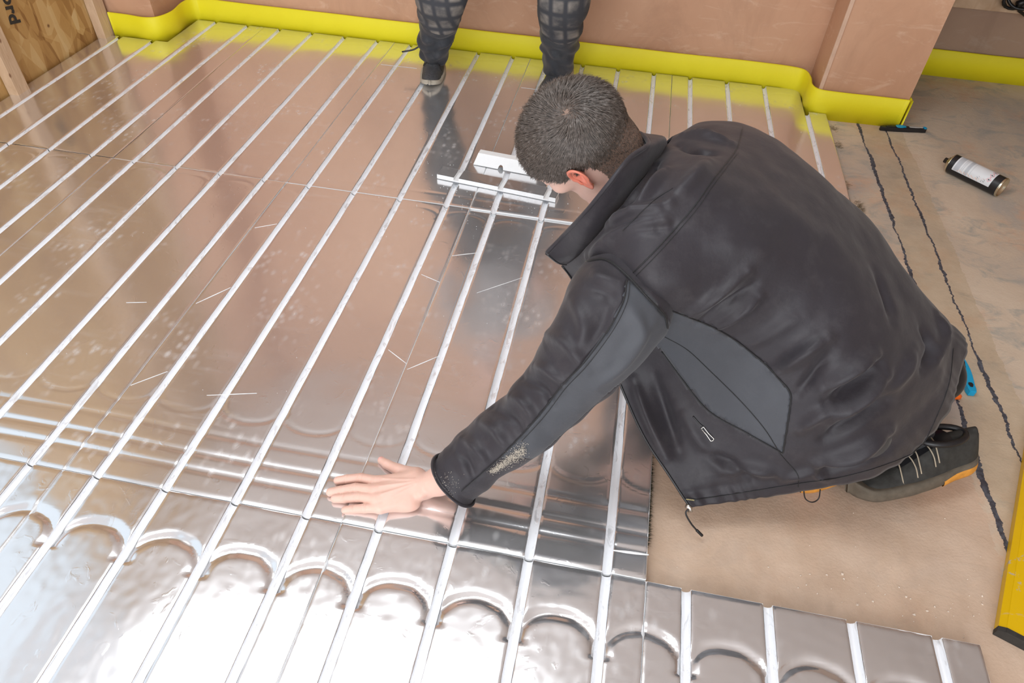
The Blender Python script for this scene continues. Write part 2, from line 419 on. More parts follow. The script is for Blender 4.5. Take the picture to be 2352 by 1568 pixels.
# ------------------------------------------------------------------ foil boards
GW = .0088
def arc_d(X, Y, cx, y0, a, b, sign):
    """distance-like field to a half ellipse from one channel to the next"""
    u = (X - cx) / a; v = (Y - y0) * sign / b
    r = np.sqrt(u*u + v*v); d = np.abs(r - 1) * np.where(r > 1e-6, np.sqrt((u*a)**2 + (v*b)**2) / np.maximum(r, 1e-6), 1)
    return np.where(v > -.25, d, 1)
def board(ka, kb, Ya, Yb, label, tilt=(0, 0), front=False, clip=None, cuts=()):
    """foil faced foam board from channel index ka to kb; channels on the integers"""
    xa, xb = ka*.15 + .0008, kb*.15 - .0008; ya, yb = Ya + .0022, Yb - .0012
    if front: ya, yb = Ya + .001, Yb - .0012
    root = empty('insulation_board', ((xa+xb)/2, (ya+yb)/2, 0))
    tag(root, label, 'insulation board', 'foil faced boards laid on the floor')
    cxm, cym = (xa+xb)/2, (ya+yb)/2
    ks = [k for k in range(math.ceil(ka), math.floor(kb) + 1)]
    ny = max(24, int((yb - ya) / .0055)); ys = np.linspace(ya, yb, ny)
    def height(X, Y, groove=True):
        h = np.zeros_like(X)
        def dip(d, wd, dep): return -dep * np.exp(-(d / wd)**2)
        if Ya < .01 and Yb > 1:          # middle row
            for yy, dep in ((.149, .0015), (.098, .0021), (.058, .0021)):
                h += dip(Y - yy - .0015*np.sin(X*9), .0065, dep)
            for k in range(-12, 6):
                h = np.minimum(h, dip(arc_d(X, Y, (k+.5)*.15, .236, .068, .040, -1), .0055, (.0014 if k % 3 else .0007)))
                h = np.minimum(h, dip(arc_d(X, Y, (k+.5)*.15, 1.055, .068, .040, 1), .0045, .0010))
        elif Ya < -.5:                    # front row
            for k in range(-8, 10):
                h = np.minimum(h, dip(arc_d(X, Y, (k+.5)*.15, -.146, .067, .050, 1) + .0010*np.sin(X*105 + 2*np.sin(Y*90)), .0080, .0056))
        else:
            for k in range(-12, 9):
                h = np.minimum(h, dip(arc_d(X, Y, (k+.5)*.15, 2.17, .068, .045, 1), .004, .0006))
            h += np.where(X > -.35, dip(Y - 1.178, .004, .0012), 0)
        # slow waves, dents and torn blisters
        return h
    nzv = lambda x, y, s, o=0: noise.noise(Vector((x*s, y*s, o)))
    # foil strips between channels
    fv = []; ff = []
    edges = [xa] + [e for k in ks for e in (k*.15 - GW, k*.15 + GW)] + [xb]
    for i in range(0, len(edges), 2):
        l, r = edges[i], edges[i+1]
        if r - l < .004: continue
        inner = np.linspace(l + .0016, r - .0016, max(4, int((r - l) / .0052)))
        xs = np.concatenate([[l, l + .0005], inner, [r - .0005, r]])
        X, Y = np.meshgrid(xs, ys); H = height(X, Y)
        H[:, 0] -= .0016; H[:, -1] -= .0016; H[:, 1] -= .0004; H[:, -2] -= .0004
        H[0, :] -= .0010; H[-1, :] -= .0010
        amp = .0011 if front else .0005
        for a_ in range(H.shape[0]):
            for b_ in range(H.shape[1]):
                x_, y_ = X[a_, b_], Y[a_, b_]
                H[a_, b_] += amp * nzv(x_, y_, 9) + (.00030 * nzv(x_, y_, 55, 4) + .0009*max(0, nzv(x_, y_, 38, 8) - .42) if front else 0)
        V = np.stack([X, Y, H], -1).reshape(-1, 3); nx = len(xs)
        n0 = len(fv); keep = None
        F = grid_faces(len(ys), nx)
        if clip is not None:
            cc = np.array([V[list(q)].mean(0) for q in F]); kk = clip(cc[:, 0], cc[:, 1]); F = [q for q, k_ in zip(F, kk) if k_]
        fv += list(V); ff += [tuple(a + n0 for a in q) for q in F]
    fv = np.array(fv)
    def tl(V):
        V = np.array(V, float); V[:, 2] += (V[:, 0]-cxm)*tilt[0] + (V[:, 1]-cym)*tilt[1]; return V
    mf = M_foil_front if front else M_foil
    mk('foil_facing', tl(fv), ff, mf, root)
    # channels
    for k in ks:
        cx = k*.15; prof = [(-GW, -.0012), (-GW*.97, -.006), (-GW*.72, -.0105), (-GW*.3, -.0128), (GW*.3, -.0128), (GW*.72, -.0105), (GW*.97, -.006), (GW, -.0012)]
        yy = ys[::2] if len(ys) % 2 else np.append(ys[::2], ys[-1]); V = []
        for y_ in yy:
            if clip is not None and not clip(np.array([cx]), np.array([y_]))[0]: continue
            wob = .0010 * nzv(k*3.1, y_, 11) + .0006*nzv(k*1.7, y_, 45); wid = 1 + .12 * nzv(k*5.3, y_, 7, 2)
            for a_, b_ in prof:
                V.append((cx + wob + a_*wid, y_, b_ + .0012 * nzv(a_*400 + k, y_, 30, 5) * (b_ < -.002)))
        mk('pipe_channel', tl(V), grid_faces(len(V)//8, 8), M_chan, root)
    # foam core: two end faces and sides below the skin, with notches where the channels leave it
    m = MB()
    def corebox(x_a, x_b, y_a, y_b, zt): m.box((x_a, y_a, ZC + .0005), (x_b, y_b, zt))
    yb2 = yb; 
    if clip is None:
        for i in range(0, len(edges), 2): corebox(edges[i], edges[i+1], ya, yb, -.0062)
        for k in ks: corebox(k*.15 - GW, k*.15 + GW, ya, yb, -.0145)
        # visible rim
        for i in range(0, len(edges), 2):
            m.box((edges[i], ya - .0006, -.0066), (edges[i+1], ya + .001, -.0012)); m.box((edges[i], yb - .001, -.0066), (edges[i+1], yb + .0006, -.0012))
        m.box((xb - .001, ya, -.0066), (xb + .0003, yb, -.0016)); m.box((xa - .0003, ya, -.0066), (xa + .001, yb, -.0016))
    else:
        for (a_, b_, c_, d_) in clip.boxes: corebox(max(a_, xa), min(b_, xb), max(c_, ya), min(d_, yb), -.0145)
    m.v = [tuple(q) for q in tl(m.v)]
    m.v = [(a_, b_, max(c_, ZC + .0003)) for a_, b_, c_ in m.v]
    m.build('foam_core', M_foam, root)
    for (x_a, y_a, x_b, y_b, wd) in cuts:
        d = Vector((x_b - x_a, y_b - y_a, 0)); nrm = Vector((-d.y, d.x, 0)).normalized() * wd; a_ = Vector((x_a, y_a, 0)); 
        pts = [];
        for s in np.linspace(0, 1, 7):
            c = a_ + d * s; ww = nrm * (math.sin(PI * min(max(s, .06), .94)) ** .5) ; pts += [c - ww + Vector((0,0,.0003)), c + Vector((0,0,.0011)), c + ww + Vector((0,0,.0003))]
        V = tl([tuple(p) for p in pts]); mk('slit', V, grid_faces(7, 3), M_foam, root)
    return root
def pc(x0_, y0_, x1_, y1_, wd=.0011):
    a_, b_ = at(x0_, y0_, 0), at(x1_, y1_, 0); return (a_.x, a_.y, b_.x, b_.y, wd)
class Clip:
    def __init__(s, boxes): s.boxes = boxes
    def __call__(s, x, y):
        k = np.zeros(len(x), bool)
        for a_, b_, c_, d_ in s.boxes: k |= (x >= a_ - 1e-4) & (x <= b_ + 1e-4) & (y >= c_) & (y <= d_)
        return k
R1, R2 = 1.124, 2.276
board(-7.5, -3.5, -1.15, 0, 'crinkled silver foil board cut off at the lower left corner of the photo', (.002, .001), True)
board(-3.5, .5, -1.15, 0, 'crinkled bright silver foil board in the front row, directly below the hand', (-.002, .002), True)
board(.5, 4.5, -1.15, 0, 'crinkled silver foil board in the front row, nearest the jacket zip cord', (.001, .004), True)
board(4.5, 8.5, -1.15, 0, 'crinkled silver foil board at the lower right, its far edge bordering bare floor', (.001, .005), True)
board(-11.5, -7.5, 0, R1, 'smooth foil board at the far left of the middle row', (.002, 0), cuts=[pc(0, 905, 0, 905)][:0])
board(-7.5, -3.5, 0, R1, 'smooth foil board in the middle row with scuffs, second from the left wall', (.001, .001), cuts=[pc(290, 695, 337, 694)])
board(-3.5, .5, 0, R1, 'smooth foil board in the middle row holding the flat hand, covered in boot prints', (0, -.001),
      cuts=[pc(450, 697, 530, 660, .0016), pc(585, 523, 636, 514, .0014), pc(968, 630, 1010, 648), pc(892, 803, 935, 836), pc(300, 885, 385, 853), pc(475, 908, 590, 903, .0012)])
board(.5, 4.5, 0, R1, 'darker reflecting foil board in the middle row beneath the crouching man\'s arm', (-.004, -.010),
      cuts=[pc(935, 850, 1010, 818, .0013), pc(1038, 586, 1096, 579, .0016), pc(1095, 672, 1200, 636, .0012), pc(1408, 1266, 1489, 1276, .003)])
board(-11.5, -7.5, R1, R2, 'foil board in the back row against the strand board wall at upper left', (.001, 0),
      clip=Clip([(-2, -1.438, 0, 2.014), (-1.438, 0, 0, R2)]))
board(-7.5, -3.5, R1, R2, 'foil board in the back row left of the standing man, against the yellow strip', (0, .001))
board(-3.5, .5, R1, R2, 'foil board in the back row with the standing man\'s laced shoe on it', (.001, 0), cuts=[pc(875, 148, 957, 157, .0013)])
board(.5, 4.5, R1, R2, 'foil board in the back row behind the crouching man\'s head', (0, -.001), cuts=[pc(1197, 201, 1238, 206, .0014)])
board(4.5, 8.5, R1, R2, 'foil board in the back row at upper right, beside the bare floor and plaster pier', (0, 0),
      clip=Clip([(0, 1.192, 0, R2), (1.192, 2, 0, 2.078)]))

# offcuts of board lying on the foil, in front of the crouching man's head
def offcut(name, P0, P1, depth, zt, thick, label, stand=False):
    """white foam strip from P0 to P1 (front edge), depth away from the camera"""
    a_ = Vector((P0[0], P0[1], 0)); b_ = Vector((P1[0], P1[1], 0)); u = (b_ - a_); L = u.length; u.normalize(); v = Vector((-u.y, u.x, 0))
    root = empty(name, (a_ + b_) / 2 + Vector((0, 0, .002))); tag(root, label, 'offcut', 'foam offcuts')
    def W(x, y, z): return a_ + u * x + v * y + Vector((0, 0, z))
    m = MB(); f = MB()
    if not stand:
        gs = [g for g in (.15*0, .15, .30) if True]; gx = []
        for g in gs:
            x = g - a_.x
            if .02 < x / u.x < L - .02: gx.append(x / u.x)
        xs = [0] + [e for g in gx for e in (g - GW, g + GW)] + [L]
        for i in range(0, len(xs), 2):
            q = [W(x, y, z) for z in (.0025, zt) for x, y in ((xs[i],0),(xs[i+1],0),(xs[i+1],depth),(xs[i],depth))]
            m.add(q, [(3,2,1,0),(0,1,5,4),(1,2,6,5),(2,3,7,6),(3,0,4,7)])
            f.add([W(xs[i]+.001, .001, zt+.0004), W(xs[i+1]-.001, .001, zt+.0004), W(xs[i+1]-.001, depth-.001, zt+.0004), W(xs[i]+.001, depth-.001, zt+.0004)], [(0,1,2,3)])
        for g in gx:
            q = [W(x, y, z) for z in (.0025, zt - .011) for x, y in ((g-GW,0),(g+GW,0),(g+GW,depth),(g-GW,depth))]
            m.add(q, [(3,2,1,0),(4,5,6,7),(0,1,5,4),(1,2,6,5),(2,3,7,6),(3,0,4,7)])
        m.build('foam_core', M_foam, root); f.build('foil_facing', M_foil, root)
    else:
        # strip tipped on its side: white underside up, a half round channel notch in its near face
        pts = [(0, .0025)]; g = .44 * L
        prof = [(0, 0)] + [(g - .009, 0)] + [(g + .009*math.cos(th), .014*math.sin(th)) for th in np.linspace(PI, 0, 9)][1:-1] + [(g + .009, 0), (L, 0), (L, zt), (0.0, zt)]
        n = len(prof); lean = depth
        vv = [W(x + (.012 if z > .01 and x < .01 else 0) , 0 + z*.5, z + .0025) for x, z in prof] + [W(x + (.012 if z > .01 and x < .01 else 0), thick + z*.5, z + .0025) for x, z in prof]
        m.add(vv, [tuple(range(n)), tuple(range(n, 2*n))[::-1]] + [(i, i+n, (i+1) % n + n, (i+1) % n) for i in range(n)])
        m.build('foam_core', M_foam, root)
        f.add([W(.012, thick + .0006 + zt*.5, zt), W(L, thick + .0006 + zt*.5, zt), W(L, thick + .0006, .003), W(0, thick + .0006, .003)], [(0,1,2,3)]); f.build('foil_facing', M_foil, root)
    return root
offcut('foam_offcut', at(1004, 411, 0)[:2], (.33, at(1004, 411, 0).y - .045), .052, .018, .018, 'long foil topped white foam strip lying across the channels nearest the crouching man\'s face')
offcut('foam_offcut', at(1087, 379, 0)[:2], (.245, at(1087, 379, 0).y - .022), .03, .036, .024, 'white foam strip with a half round notch, tipped on its side behind the longer strip', True)

# crumbs of white foam scattered on boards and floor
m = MB()
def crumb(m, p, r):
    a = Matrix.Rotation(random.uniform(0, 6), 3, 'Z') @ Matrix.Rotation(random.uniform(0, 6), 3, 'X')
    v = [(1,0,0),(-1,0,0),(0,1,0),(0,-1,0),(0,0,.8),(0,0,-.8)]
    v = [Vector(p) + a @ (Vector(q) * r * random.uniform(.6, 1.2)) for q in v]
    m.add(v, [(0,2,4),(2,1,4),(1,3,4),(3,0,4),(2,0,5),(1,2,5),(3,1,5),(0,3,5)])
for i in range(150):
    x = random.gauss(.12, .16); y = random.gauss(1.27, .11); crumb(m, (x, y, .0010), random.uniform(.0005, .0016))
for i in range(150):
    x = random.uniform(-1.4, .6); y = random.uniform(.1, 2.1); crumb(m, (x, y, .0010), random.uniform(.0004, .0010))
tag(m.build('foam_crumbs', M_foam), 'tiny white foam crumbs scattered over the foil boards', 'crumbs', kind='stuff')
m = MB()
for i in range(120):
    p = at(random.uniform(1780, 2260), random.gauss(1385, 70), ZC); 
    if p.y < .012 and p.x < 1.29: continue
    crumb(m, (p.x, p.y, ZC + .001), random.choice([.0006, .0009, .0012, .0024]) * random.uniform(.7, 1.2))
for x, y, r in ((1935, 1318, .004), (1938, 1328, .003), (1970, 1388, .004), (2005, 1380, .003), (2100, 1412, .0035), (1765, 1302, .003), (1860, 1252, .002), (2170, 1190, .002), (1960, 1178, .0015), (2017, 1345, .002), (1555, 1302, .002)):
    crumb(m, at(x, y, ZC + .001), r)
tag(m.build('floor_crumbs', simple('foam_and_grit', (.72, .62, .52), .9)), 'pale crumbs and grit on the bare floor beside the front foil boards', 'crumbs', kind='stuff')
# bristly dark adhesive residue along the board edge and mossy tufts by the upper right board
m = MB()
def tuft(x, y, z, L, d):
    a = Vector((x, y, z)); b = a + Vector(d) * L + Vector((random.gauss(0, .3), random.gauss(0, .3), random.gauss(0, .3))) * L
    s = Vector((0, .0005, 0)); m.add([a - s, a + s, b], [(0, 1, 2)])
for i in range(700):
    y = random.uniform(.085, .262) if random.random() < .8 else random.uniform(.26, .40); tuft(.6765, y, random.uniform(-.024, -.004), random.uniform(.002, .0085), (1, 0, .2))
tag(m.build('adhesive_bristles', simple('dark_moss', (.035, .033, .018), .9)), 'dark bristly residue along the right edge of the darker foil board', 'residue', kind='stuff')
m = MB()
for (cx, cy) in ((1912, 295), (1925, 335), (1940, 425), (1970, 470), (1975, 480)):
    p = at(cx, cy, ZC)
    for i in range(110): tuft(max(1.279, p.x + random.gauss(0, .008)), p.y + random.gauss(0, .015), ZC + .001, random.uniform(.003, .010), (1, 0, .35))
tag(m.build('mossy_residue', simple('olive_moss', (.11, .09, .045), .9)), 'olive mossy tufts on the floor along the right edge of the upper right board', 'residue', kind='stuff')

# ------------------------------------------------------------------ spray can
def spray_can():
    r = .0330; A = at(2203, 380, .012); B = at(2302, 432, .006); z = ZC + r
    A.z = B.z = z; u = (A - B).normalized(); L = .192
    A = B + u * L
    root = empty('spray_can', (B + A) / 2 - Vector((0, 0, r))); tag(root, 'black aerosol can with a white label lying on its side on the bare concrete', 'spray can')
    v = Vector((-u.y, u.x, 0))
    if (CO - B).dot(v) > 0: v = -v
    def rev(prof, n=40):
        V = []; 
        for s, rr in prof:
            for k in range(n):
                th = 2*PI*k/n; V.append(B + u*s + (v*math.cos(th) + Vector((0,0,1))*math.sin(th))*rr)
        return V, grid_faces(len(prof), n, True)
    V, F = rev([(.004, r), (.006, r*1.0), (L*.93, r), (L*.955, r*.985)]); mk('can_body', V, F, M_black, root)
    V, F = rev([(.006, r*1.005), (.001, r*1.02), (-.001, r*1.0), (.0, r*.95), (.006, r*.9), (.013, r*.55), (.016, .0002)]); mk('base_rim', V, F, M_tin, root)
    V, F = rev([(L*.955, r*.99), (L*.96, r*1.01), (L*.975, r*.93), (L*1.01, r*.62), (L*1.02, r*.50), (L*1.03, r*.5), (L*1.03, .0002)]); mk('dome', V, F, M_tin, root)
    V, F = rev([(L*1.03, r*.30), (L*1.10, r*.28), (L*1.105, .0002)], 20); mk('nozzle', V, F, M_black, root)
    def patch(name, s0, s1, t0, t1, mat, rr, par, ns=2, nt=20):
        V = [B + u*(s0 + (s1-s0)*i/(ns-1)) + (v*math.cos(t) + Vector((0,0,1))*math.sin(t))*rr for i in range(ns) for t in np.linspace(t0, t1, nt)]
        return mk(name, V, grid_faces(ns, nt), mat, par)
    lo, hi = math.radians(30), math.radians(205)
    # v points away from or towards the camera; make "front" the camera side
    sgn = 1 if (CO - B).dot(v) > 0 else -1
    if sgn < 0: lo, hi = math.radians(-12), math.radians(172)
    lb = patch('label', .031, .165, math.radians(58), math.radians(186) if sgn < 0 else hi, M_white, r + .0003, root, 2, 30)
    T0, T1 = 62, 183
    patch('printed_band', .143, .160, math.radians(T0), math.radians(T1), M_grey, r + .0005, lb)
    patch('printed_band', .112, .124, math.radians(T0), math.radians(T1), M_grey, r + .0005, lb)
    for s in (.104, .131, .136): patch('printed_line', s, s + .0012, math.radians(T0), math.radians(T1), M_grey, r + .0005, lb)
    def q(s, th): return B + u*s + (v*math.cos(th) + Vector((0,0,1))*math.sin(th))*(r + .0007)
    for j, th in enumerate((92, 120, 148)):        # red framed hazard diamonds
        c = math.radians(th); h = .0080; ring = []
        for hh in (h, h*.84):
            ring += [q(.042, c - hh/r) , q(.042 + hh, c), q(.042, c + hh/r), q(.042 - hh, c)]
        mk('hazard_diamond', ring, [(i, (i+1) % 4, 4 + (i+1) % 4, 4 + i) for i in range(4)], M_red, lb)
        g = MB(); 
        for (ds, dt, w1, w2) in ((-.002, 0, .0022, .0007), (.0018, 0, .0012, .001 + .0006*j), (0, .0014*(j-1), .001, .0014)):
            g.add([q(.042+ds-w1, c+(dt-w2)/r), q(.042+ds+w1, c+(dt-w2)/r), q(.042+ds+w1, c+(dt+w2)/r), q(.042+ds-w1, c+(dt+w2)/r)], [(0,1,2,3)])
        g.build('hazard_symbol', M_dotxt, lb)
    g = MB(); g2 = MB()
    for i in range(16):
        s = .052 + (i % 4)*.0030 + (.018 if i > 8 else 0); th = math.radians(152 + (i*37 % 20)); ww = random.uniform(.001, .0034)
        (g if i % 3 else g2).add([q(s, th), q(s+.0012, th), q(s+.0012, th+ww/r), q(s, th+ww/r)], [(0,1,2,3)])
    for i in range(26):
        s = .070 + i*.003; th = math.radians(165 + (i*53 % 14)); g2.add([q(s, th), q(s+.0016, th), q(s+.0016, th+.003/r), q(s, th+.003/r)], [(0,1,2,3)])
    g.build('small_print', M_dotxt, lb); g2.build('coloured_print', M_peach, lb)
spray_can()

# ------------------------------------------------------------------ folding knives
def knife(P0, P1, label, mats, wdt=.026):
    a, b = Vector(P0), Vector(P1); u = (b - a); L = u.length; u.normalize(); v = Vector((-u.y, u.x, 0))
    root = empty('folding_knife', (a.x, a.y, ZC)); tag(root, label, 'knife', 'folding knives')
    def outline(n, off, x0, x1, w0):
        pts = []
        for t in np.linspace(0, 1, n): x = x0 + (x1-x0)*t; pts.append((x, w0*(.62 + .38*math.sin(PI*min(1, t*1.2))) if .04 < t < .96 else w0*.45))
        return pts
    def slabm(x0, x1, w0, z0, z1, mat, name, bend=.25):
        up = outline(14, 0, x0, x1, w0); m = MB(); P = [(x, y) for x, y in up] + [(x, -y*.85) for x, y in reversed(up)]; n = len(P)
        vv = [a + u*x + v*(y - bend*(x/L-.5)**2*.03) + Vector((0, 0, z)) for z in (z0, z1) for x, y in P]
        m.add(vv, [tuple(range(n))[::-1], tuple(range(n, 2*n))] + [(i, (i+1) % n, (i+1) % n + n, i+n) for i in range(n)])
        return bevel(m.build(name, mat, root), .0015)
    slabm(0, L, wdt/2, ZC + .001, ZC + .017, mats[0], 'handle')
    slabm(L*.12, L*.48, wdt*.32, ZC + .0172, ZC + .0195, M_black, 'grip_inlay')
    slabm(L*.80, L*.90, wdt*.18, ZC + .0172, ZC + .0185, M_black, 'lanyard_hole')
    return root, slabm, L
a_ = at(2190, 800, -.01); b_ = at(2236, 902, -.012); a_.z = b_.z = 0
knife(a_, b_, 'bright blue utility knife lying on the floor just behind the crouching man', [M_blue], .036)
a_ = at(2022, 291, -.012); b_ = at(2127, 297, -.012); a_.z = b_.z = 0
root, slabm, L = knife(a_, b_, 'black and blue folding knife on the floor in front of the yellow strip', [M_black], .024)
slabm(L*.33, L*.55, .0118, ZC + .0176, ZC + .0205, M_blue, 'blue_insert', .2)
slabm(L*.62, L*.92, .006, ZC + .0176, ZC + .0205, simple('worn_steel', (.42, .40, .37), .5, 0, .3), 'steel_liner', .2)
slabm(L*.93, L*1.0, .010, ZC + .0176, ZC + .020, M_blue, 'blue_pommel', .2)
# orange tool, mostly hidden beside the man's belt
p = at(2182, 915, ZC); m = MB()
m.tube([p + Vector((-.05, .03, .012)), p + Vector((-.01, .006, .013)), p + Vector((.012, .002, .011)), p + Vector((.020, .0, .009))], [.011, .011, .010, .006], 12)
tag(m.build('orange_tool_handle', M_orangeflu, smooth=True), 'bright orange plastic handle on the floor poking out behind the crouching man', 'tool')

# ------------------------------------------------------------------ spirit level
c0 = at(2283, 1455, ZC + .004); c1 = at(2352, 1035, ZC + .004); u = (c1 - c0); u.z = 0; u.normalize(); v = Vector((u.y, -u.x, 0)); H = .024; WD = .060; LL = .60
root = empty('spirit_level', (c0.x, c0.y, ZC)); tag(root, 'yellow painted spirit level lying flat on the bare floor at the right edge', 'spirit level')
def lv(x, y, z): return Vector((c0.x, c0.y, ZC + .0005)) + u*x + v*y + Vector((0, 0, z))
prof = [(0, 0), (0, H-.007), (.010, H-.001), (.011, H), (WD-.011, H), (WD-.010, H-.001), (WD, H-.007), (WD, 0)]
V = [lv(x, a, b) for x in (.010, LL-.01) for a, b in prof]; n = len(prof)
mk('level_body', V, grid_faces(2, n, True), M_level, root, smooth=False)
M_cap = simple('worn_black_rubber', (.03, .028, .025), .7, 0, .8, 70)
for xx in ((0, .0105), (LL-.0105, LL)):
    V = [lv(x, a*1.0 + (-.0008 if a == 0 else .0008 if a == WD else 0), b + (.0008 if b else 0)) for x in xx for a, b in prof]
    m = MB(); m.add(V, grid_faces(2, n, True) + [tuple(range(n))[::-1], tuple(range(n, 2*n))])
    m.build('end_cap', M_cap, root)
m = MB(); m.tube([lv(.30, .012, H*.6), lv(.30, .048, H*.6)], .0075, 14); m.build('bubble_vial', simple('green_vial', (.45, .7, .1), .1), root, True)

# ------------------------------------------------------------------ things in the dark recess at top right
m = MB()
cc = onY(2335, 8, 2.56)
pts = []
for i in range(60):
    th = i/59*2*PI*2.6; rr = .045 + .012*math.sin(th*1.3)
    pts.append(cc + Vector((rr*math.cos(th)*1.1, -.006*i/59 + .02*math.sin(th*.7), rr*math.sin(th)*.8 + .02)))
m.tube(pts, .006, 8); m.tube([cc + Vector((.02, 0, .0)), cc + Vector((.03, .02, -.03)), cc + Vector((.09, .03, -.06))], .006, 8)
m.tube([cc + Vector((.0, -.01, -.0)), cc + Vector((.028, .0, .012)), cc + Vector((.05, .03, .03))], .013, 8)
tag(m.build('black_cable', M_black, smooth=True), 'black cable looped against the shaded recess wall at the top right corner', 'cable')
a_ = onY(2190, 2, 2.64); m = MB(); m.box((a_.x - .1, 2.60, a_.z - .012), (a_.x + .55, 2.659, a_.z + .05))
tag(bevel(m.build('timber_batten', M_wood), .002), 'timber batten fixed along the recess wall above the yellow strip, top right', 'batten')

# ================================================================== KNEELING MAN
person = empty('person', (1.0, .40, ZC))
tag(person, 'crouching man in a charcoal softshell jacket, one flat hand pressed on a foil board', 'person')
def px(x, y, z): return np.array(at(x, y, z))
W = lambda *a: np.array(a, float)
# jacket torso: rings from hem to neck, each from the left front edge over the back to the right front edge
rings = [
 [px(1585,1165,.045), px(1700,1150,.055), px(1830,1128,.085), px(2030,1085,.14), px(2165,965,.20), px(2207,860,.25), px(2207,765,.27), W(1.16,.68,.17), W(.92,.72,.10)],
 [px(1537,1092,.085), px(1650,1060,.125), px(1805,1035,.195), px(1965,975,.275), px(2085,870,.335), px(2140,775,.355), px(2134,685,.345), W(1.10,.70,.24), W(.88,.72,.15)],
 [px(1483,1010,.125), px(1585,965,.185), px(1790,925,.295), px(1895,855,.38), px(1990,760,.435), px(2052,675,.44), px(2062,605,.41), W(1.00,.71,.31), W(.80,.70,.21)],
 [px(1443,930,.170), px(1535,878,.235), px(1715,795,.375), px(1810,720,.455), px(1890,635,.505), px(1955,555,.51), px(1978,487,.475), W(.91,.72,.37), W(.74,.67,.26)],
 [px(1415,862,.215), px(1490,800,.290), px(1605,725,.445), px(1695,640,.515), px(1775,550,.565), px(1840,465,.57), px(1888,402,.535), W(.82,.73,.43), W(.68,.65,.31)],
 [px(1390,800,.260), px(1440,740,.372), px(1505,670,.502), px(1595,560,.565), px(1675,470,.605), px(1740,385,.605), px(1790,325,.570), W(.745,.73,.49), W(.61,.63,.36)],
 [px(1350,725,.315), px(1392,665,.400), px(1440,612,.522), px(1520,510,.590), px(1590,425,.630), px(1645,345,.625), px(1700,282,.585), W(.68,.73,.53), W(.56,.62,.41)],
 [px(1318,650,.360), px(1338,620,.420), px(1375,575,.500), px(1450,485,.585), px(1510,405,.620), px(1555,340,.610), px(1615,280,.580), W(.62,.70,.52), W(.50,.60,.44)],
 [px(1290,608,.395), px(1312,600,.425), px(1345,570,.480), px(1405,500,.560), px(1462,425,.598), px(1502,368,.596), px(1545,312,.575), W(.535,.62,.50), W(.45,.555,.43)],
]
C = np.array(rings)
NU, NV = 20, 26
A = np.array([cr(C[i], NV) for i in range(len(C))])            # along v
A = np.stack([cr(A[:, j], NU) for j in range(A.shape[1])], 1)  # along u
nu, nv = A.shape[:2]
def surf_normals(A):
    du = np.gradient(A, axis=0); dv = np.gradient(A, axis=1); n = np.cross(dv, du)
    n /= np.maximum(np.linalg.norm(n, axis=-1), 1e-9)[..., None]; return n
N_ = surf_normals(A)
if N_[nu//2, nv//2, 2] < 0: N_ = -N_; FLIP = True
else: FLIP = False
def fbm(P, s, o=0, k=3):
    out = np.empty(P.shape[:-1])
    it = np.nditer(out, flags=['multi_index'], op_flags=['writeonly'])
    for x in it:
        p = P[it.multi_index]; x[...] = noise.fractal(Vector((p[0]*s, p[1]*s, p[2]*s + o)), 1.0, 2.0, k)
    return out
def bvh_of(A, wrap=False):
    V = [Vector(p) for p in A.reshape(-1, 3)]; return BVHTree.FromPolygons(V, grid_faces(A.shape[0], A.shape[1], wrap))
def drape(bvh, pts, n=10, off=0):
    """carry a line onto the cloth surface"""
    out = []
    P = cr([(x, y, 0) for x, y in pts], n)
    for q in P:
        d = ray(q[0], q[1]).normalized(); h = bvh.ray_cast(CO, d)
        if h[0] is not None: out.append(h[0] - d * off)
    return out
def polydist(P, line):
    L = np.array([tuple(p) for p in line]); best = np.full(P.shape[:-1], 9.); tt = np.zeros(P.shape[:-1])
    for i in range(len(L) - 1):
        a, b = L[i], L[i+1]; ab = b - a; h = np.clip(((P - a) @ ab) / max(ab @ ab, 1e-12), 0, 1)
        d = np.linalg.norm(P - (a + h[..., None]*ab), axis=-1); m_ = d < best; best = np.where(m_, d, best); tt = np.where(m_, (i + h) / (len(L) - 1), tt)
    return best, tt
def folds(A, N_, lst, wrap=False):
    bv = bvh_of(A, wrap); D = np.zeros(A.shape[:2])
    for pts, amp, wd in lst:
        ln = drape(bv, pts, 4)
        if len(ln) < 2: continue
        d, t_ = polydist(A, ln); D += amp * np.exp(-(d/wd)**2) * np.sin(PI * np.clip(t_, .06, .94))**.6
    return A + N_ * D[..., None]
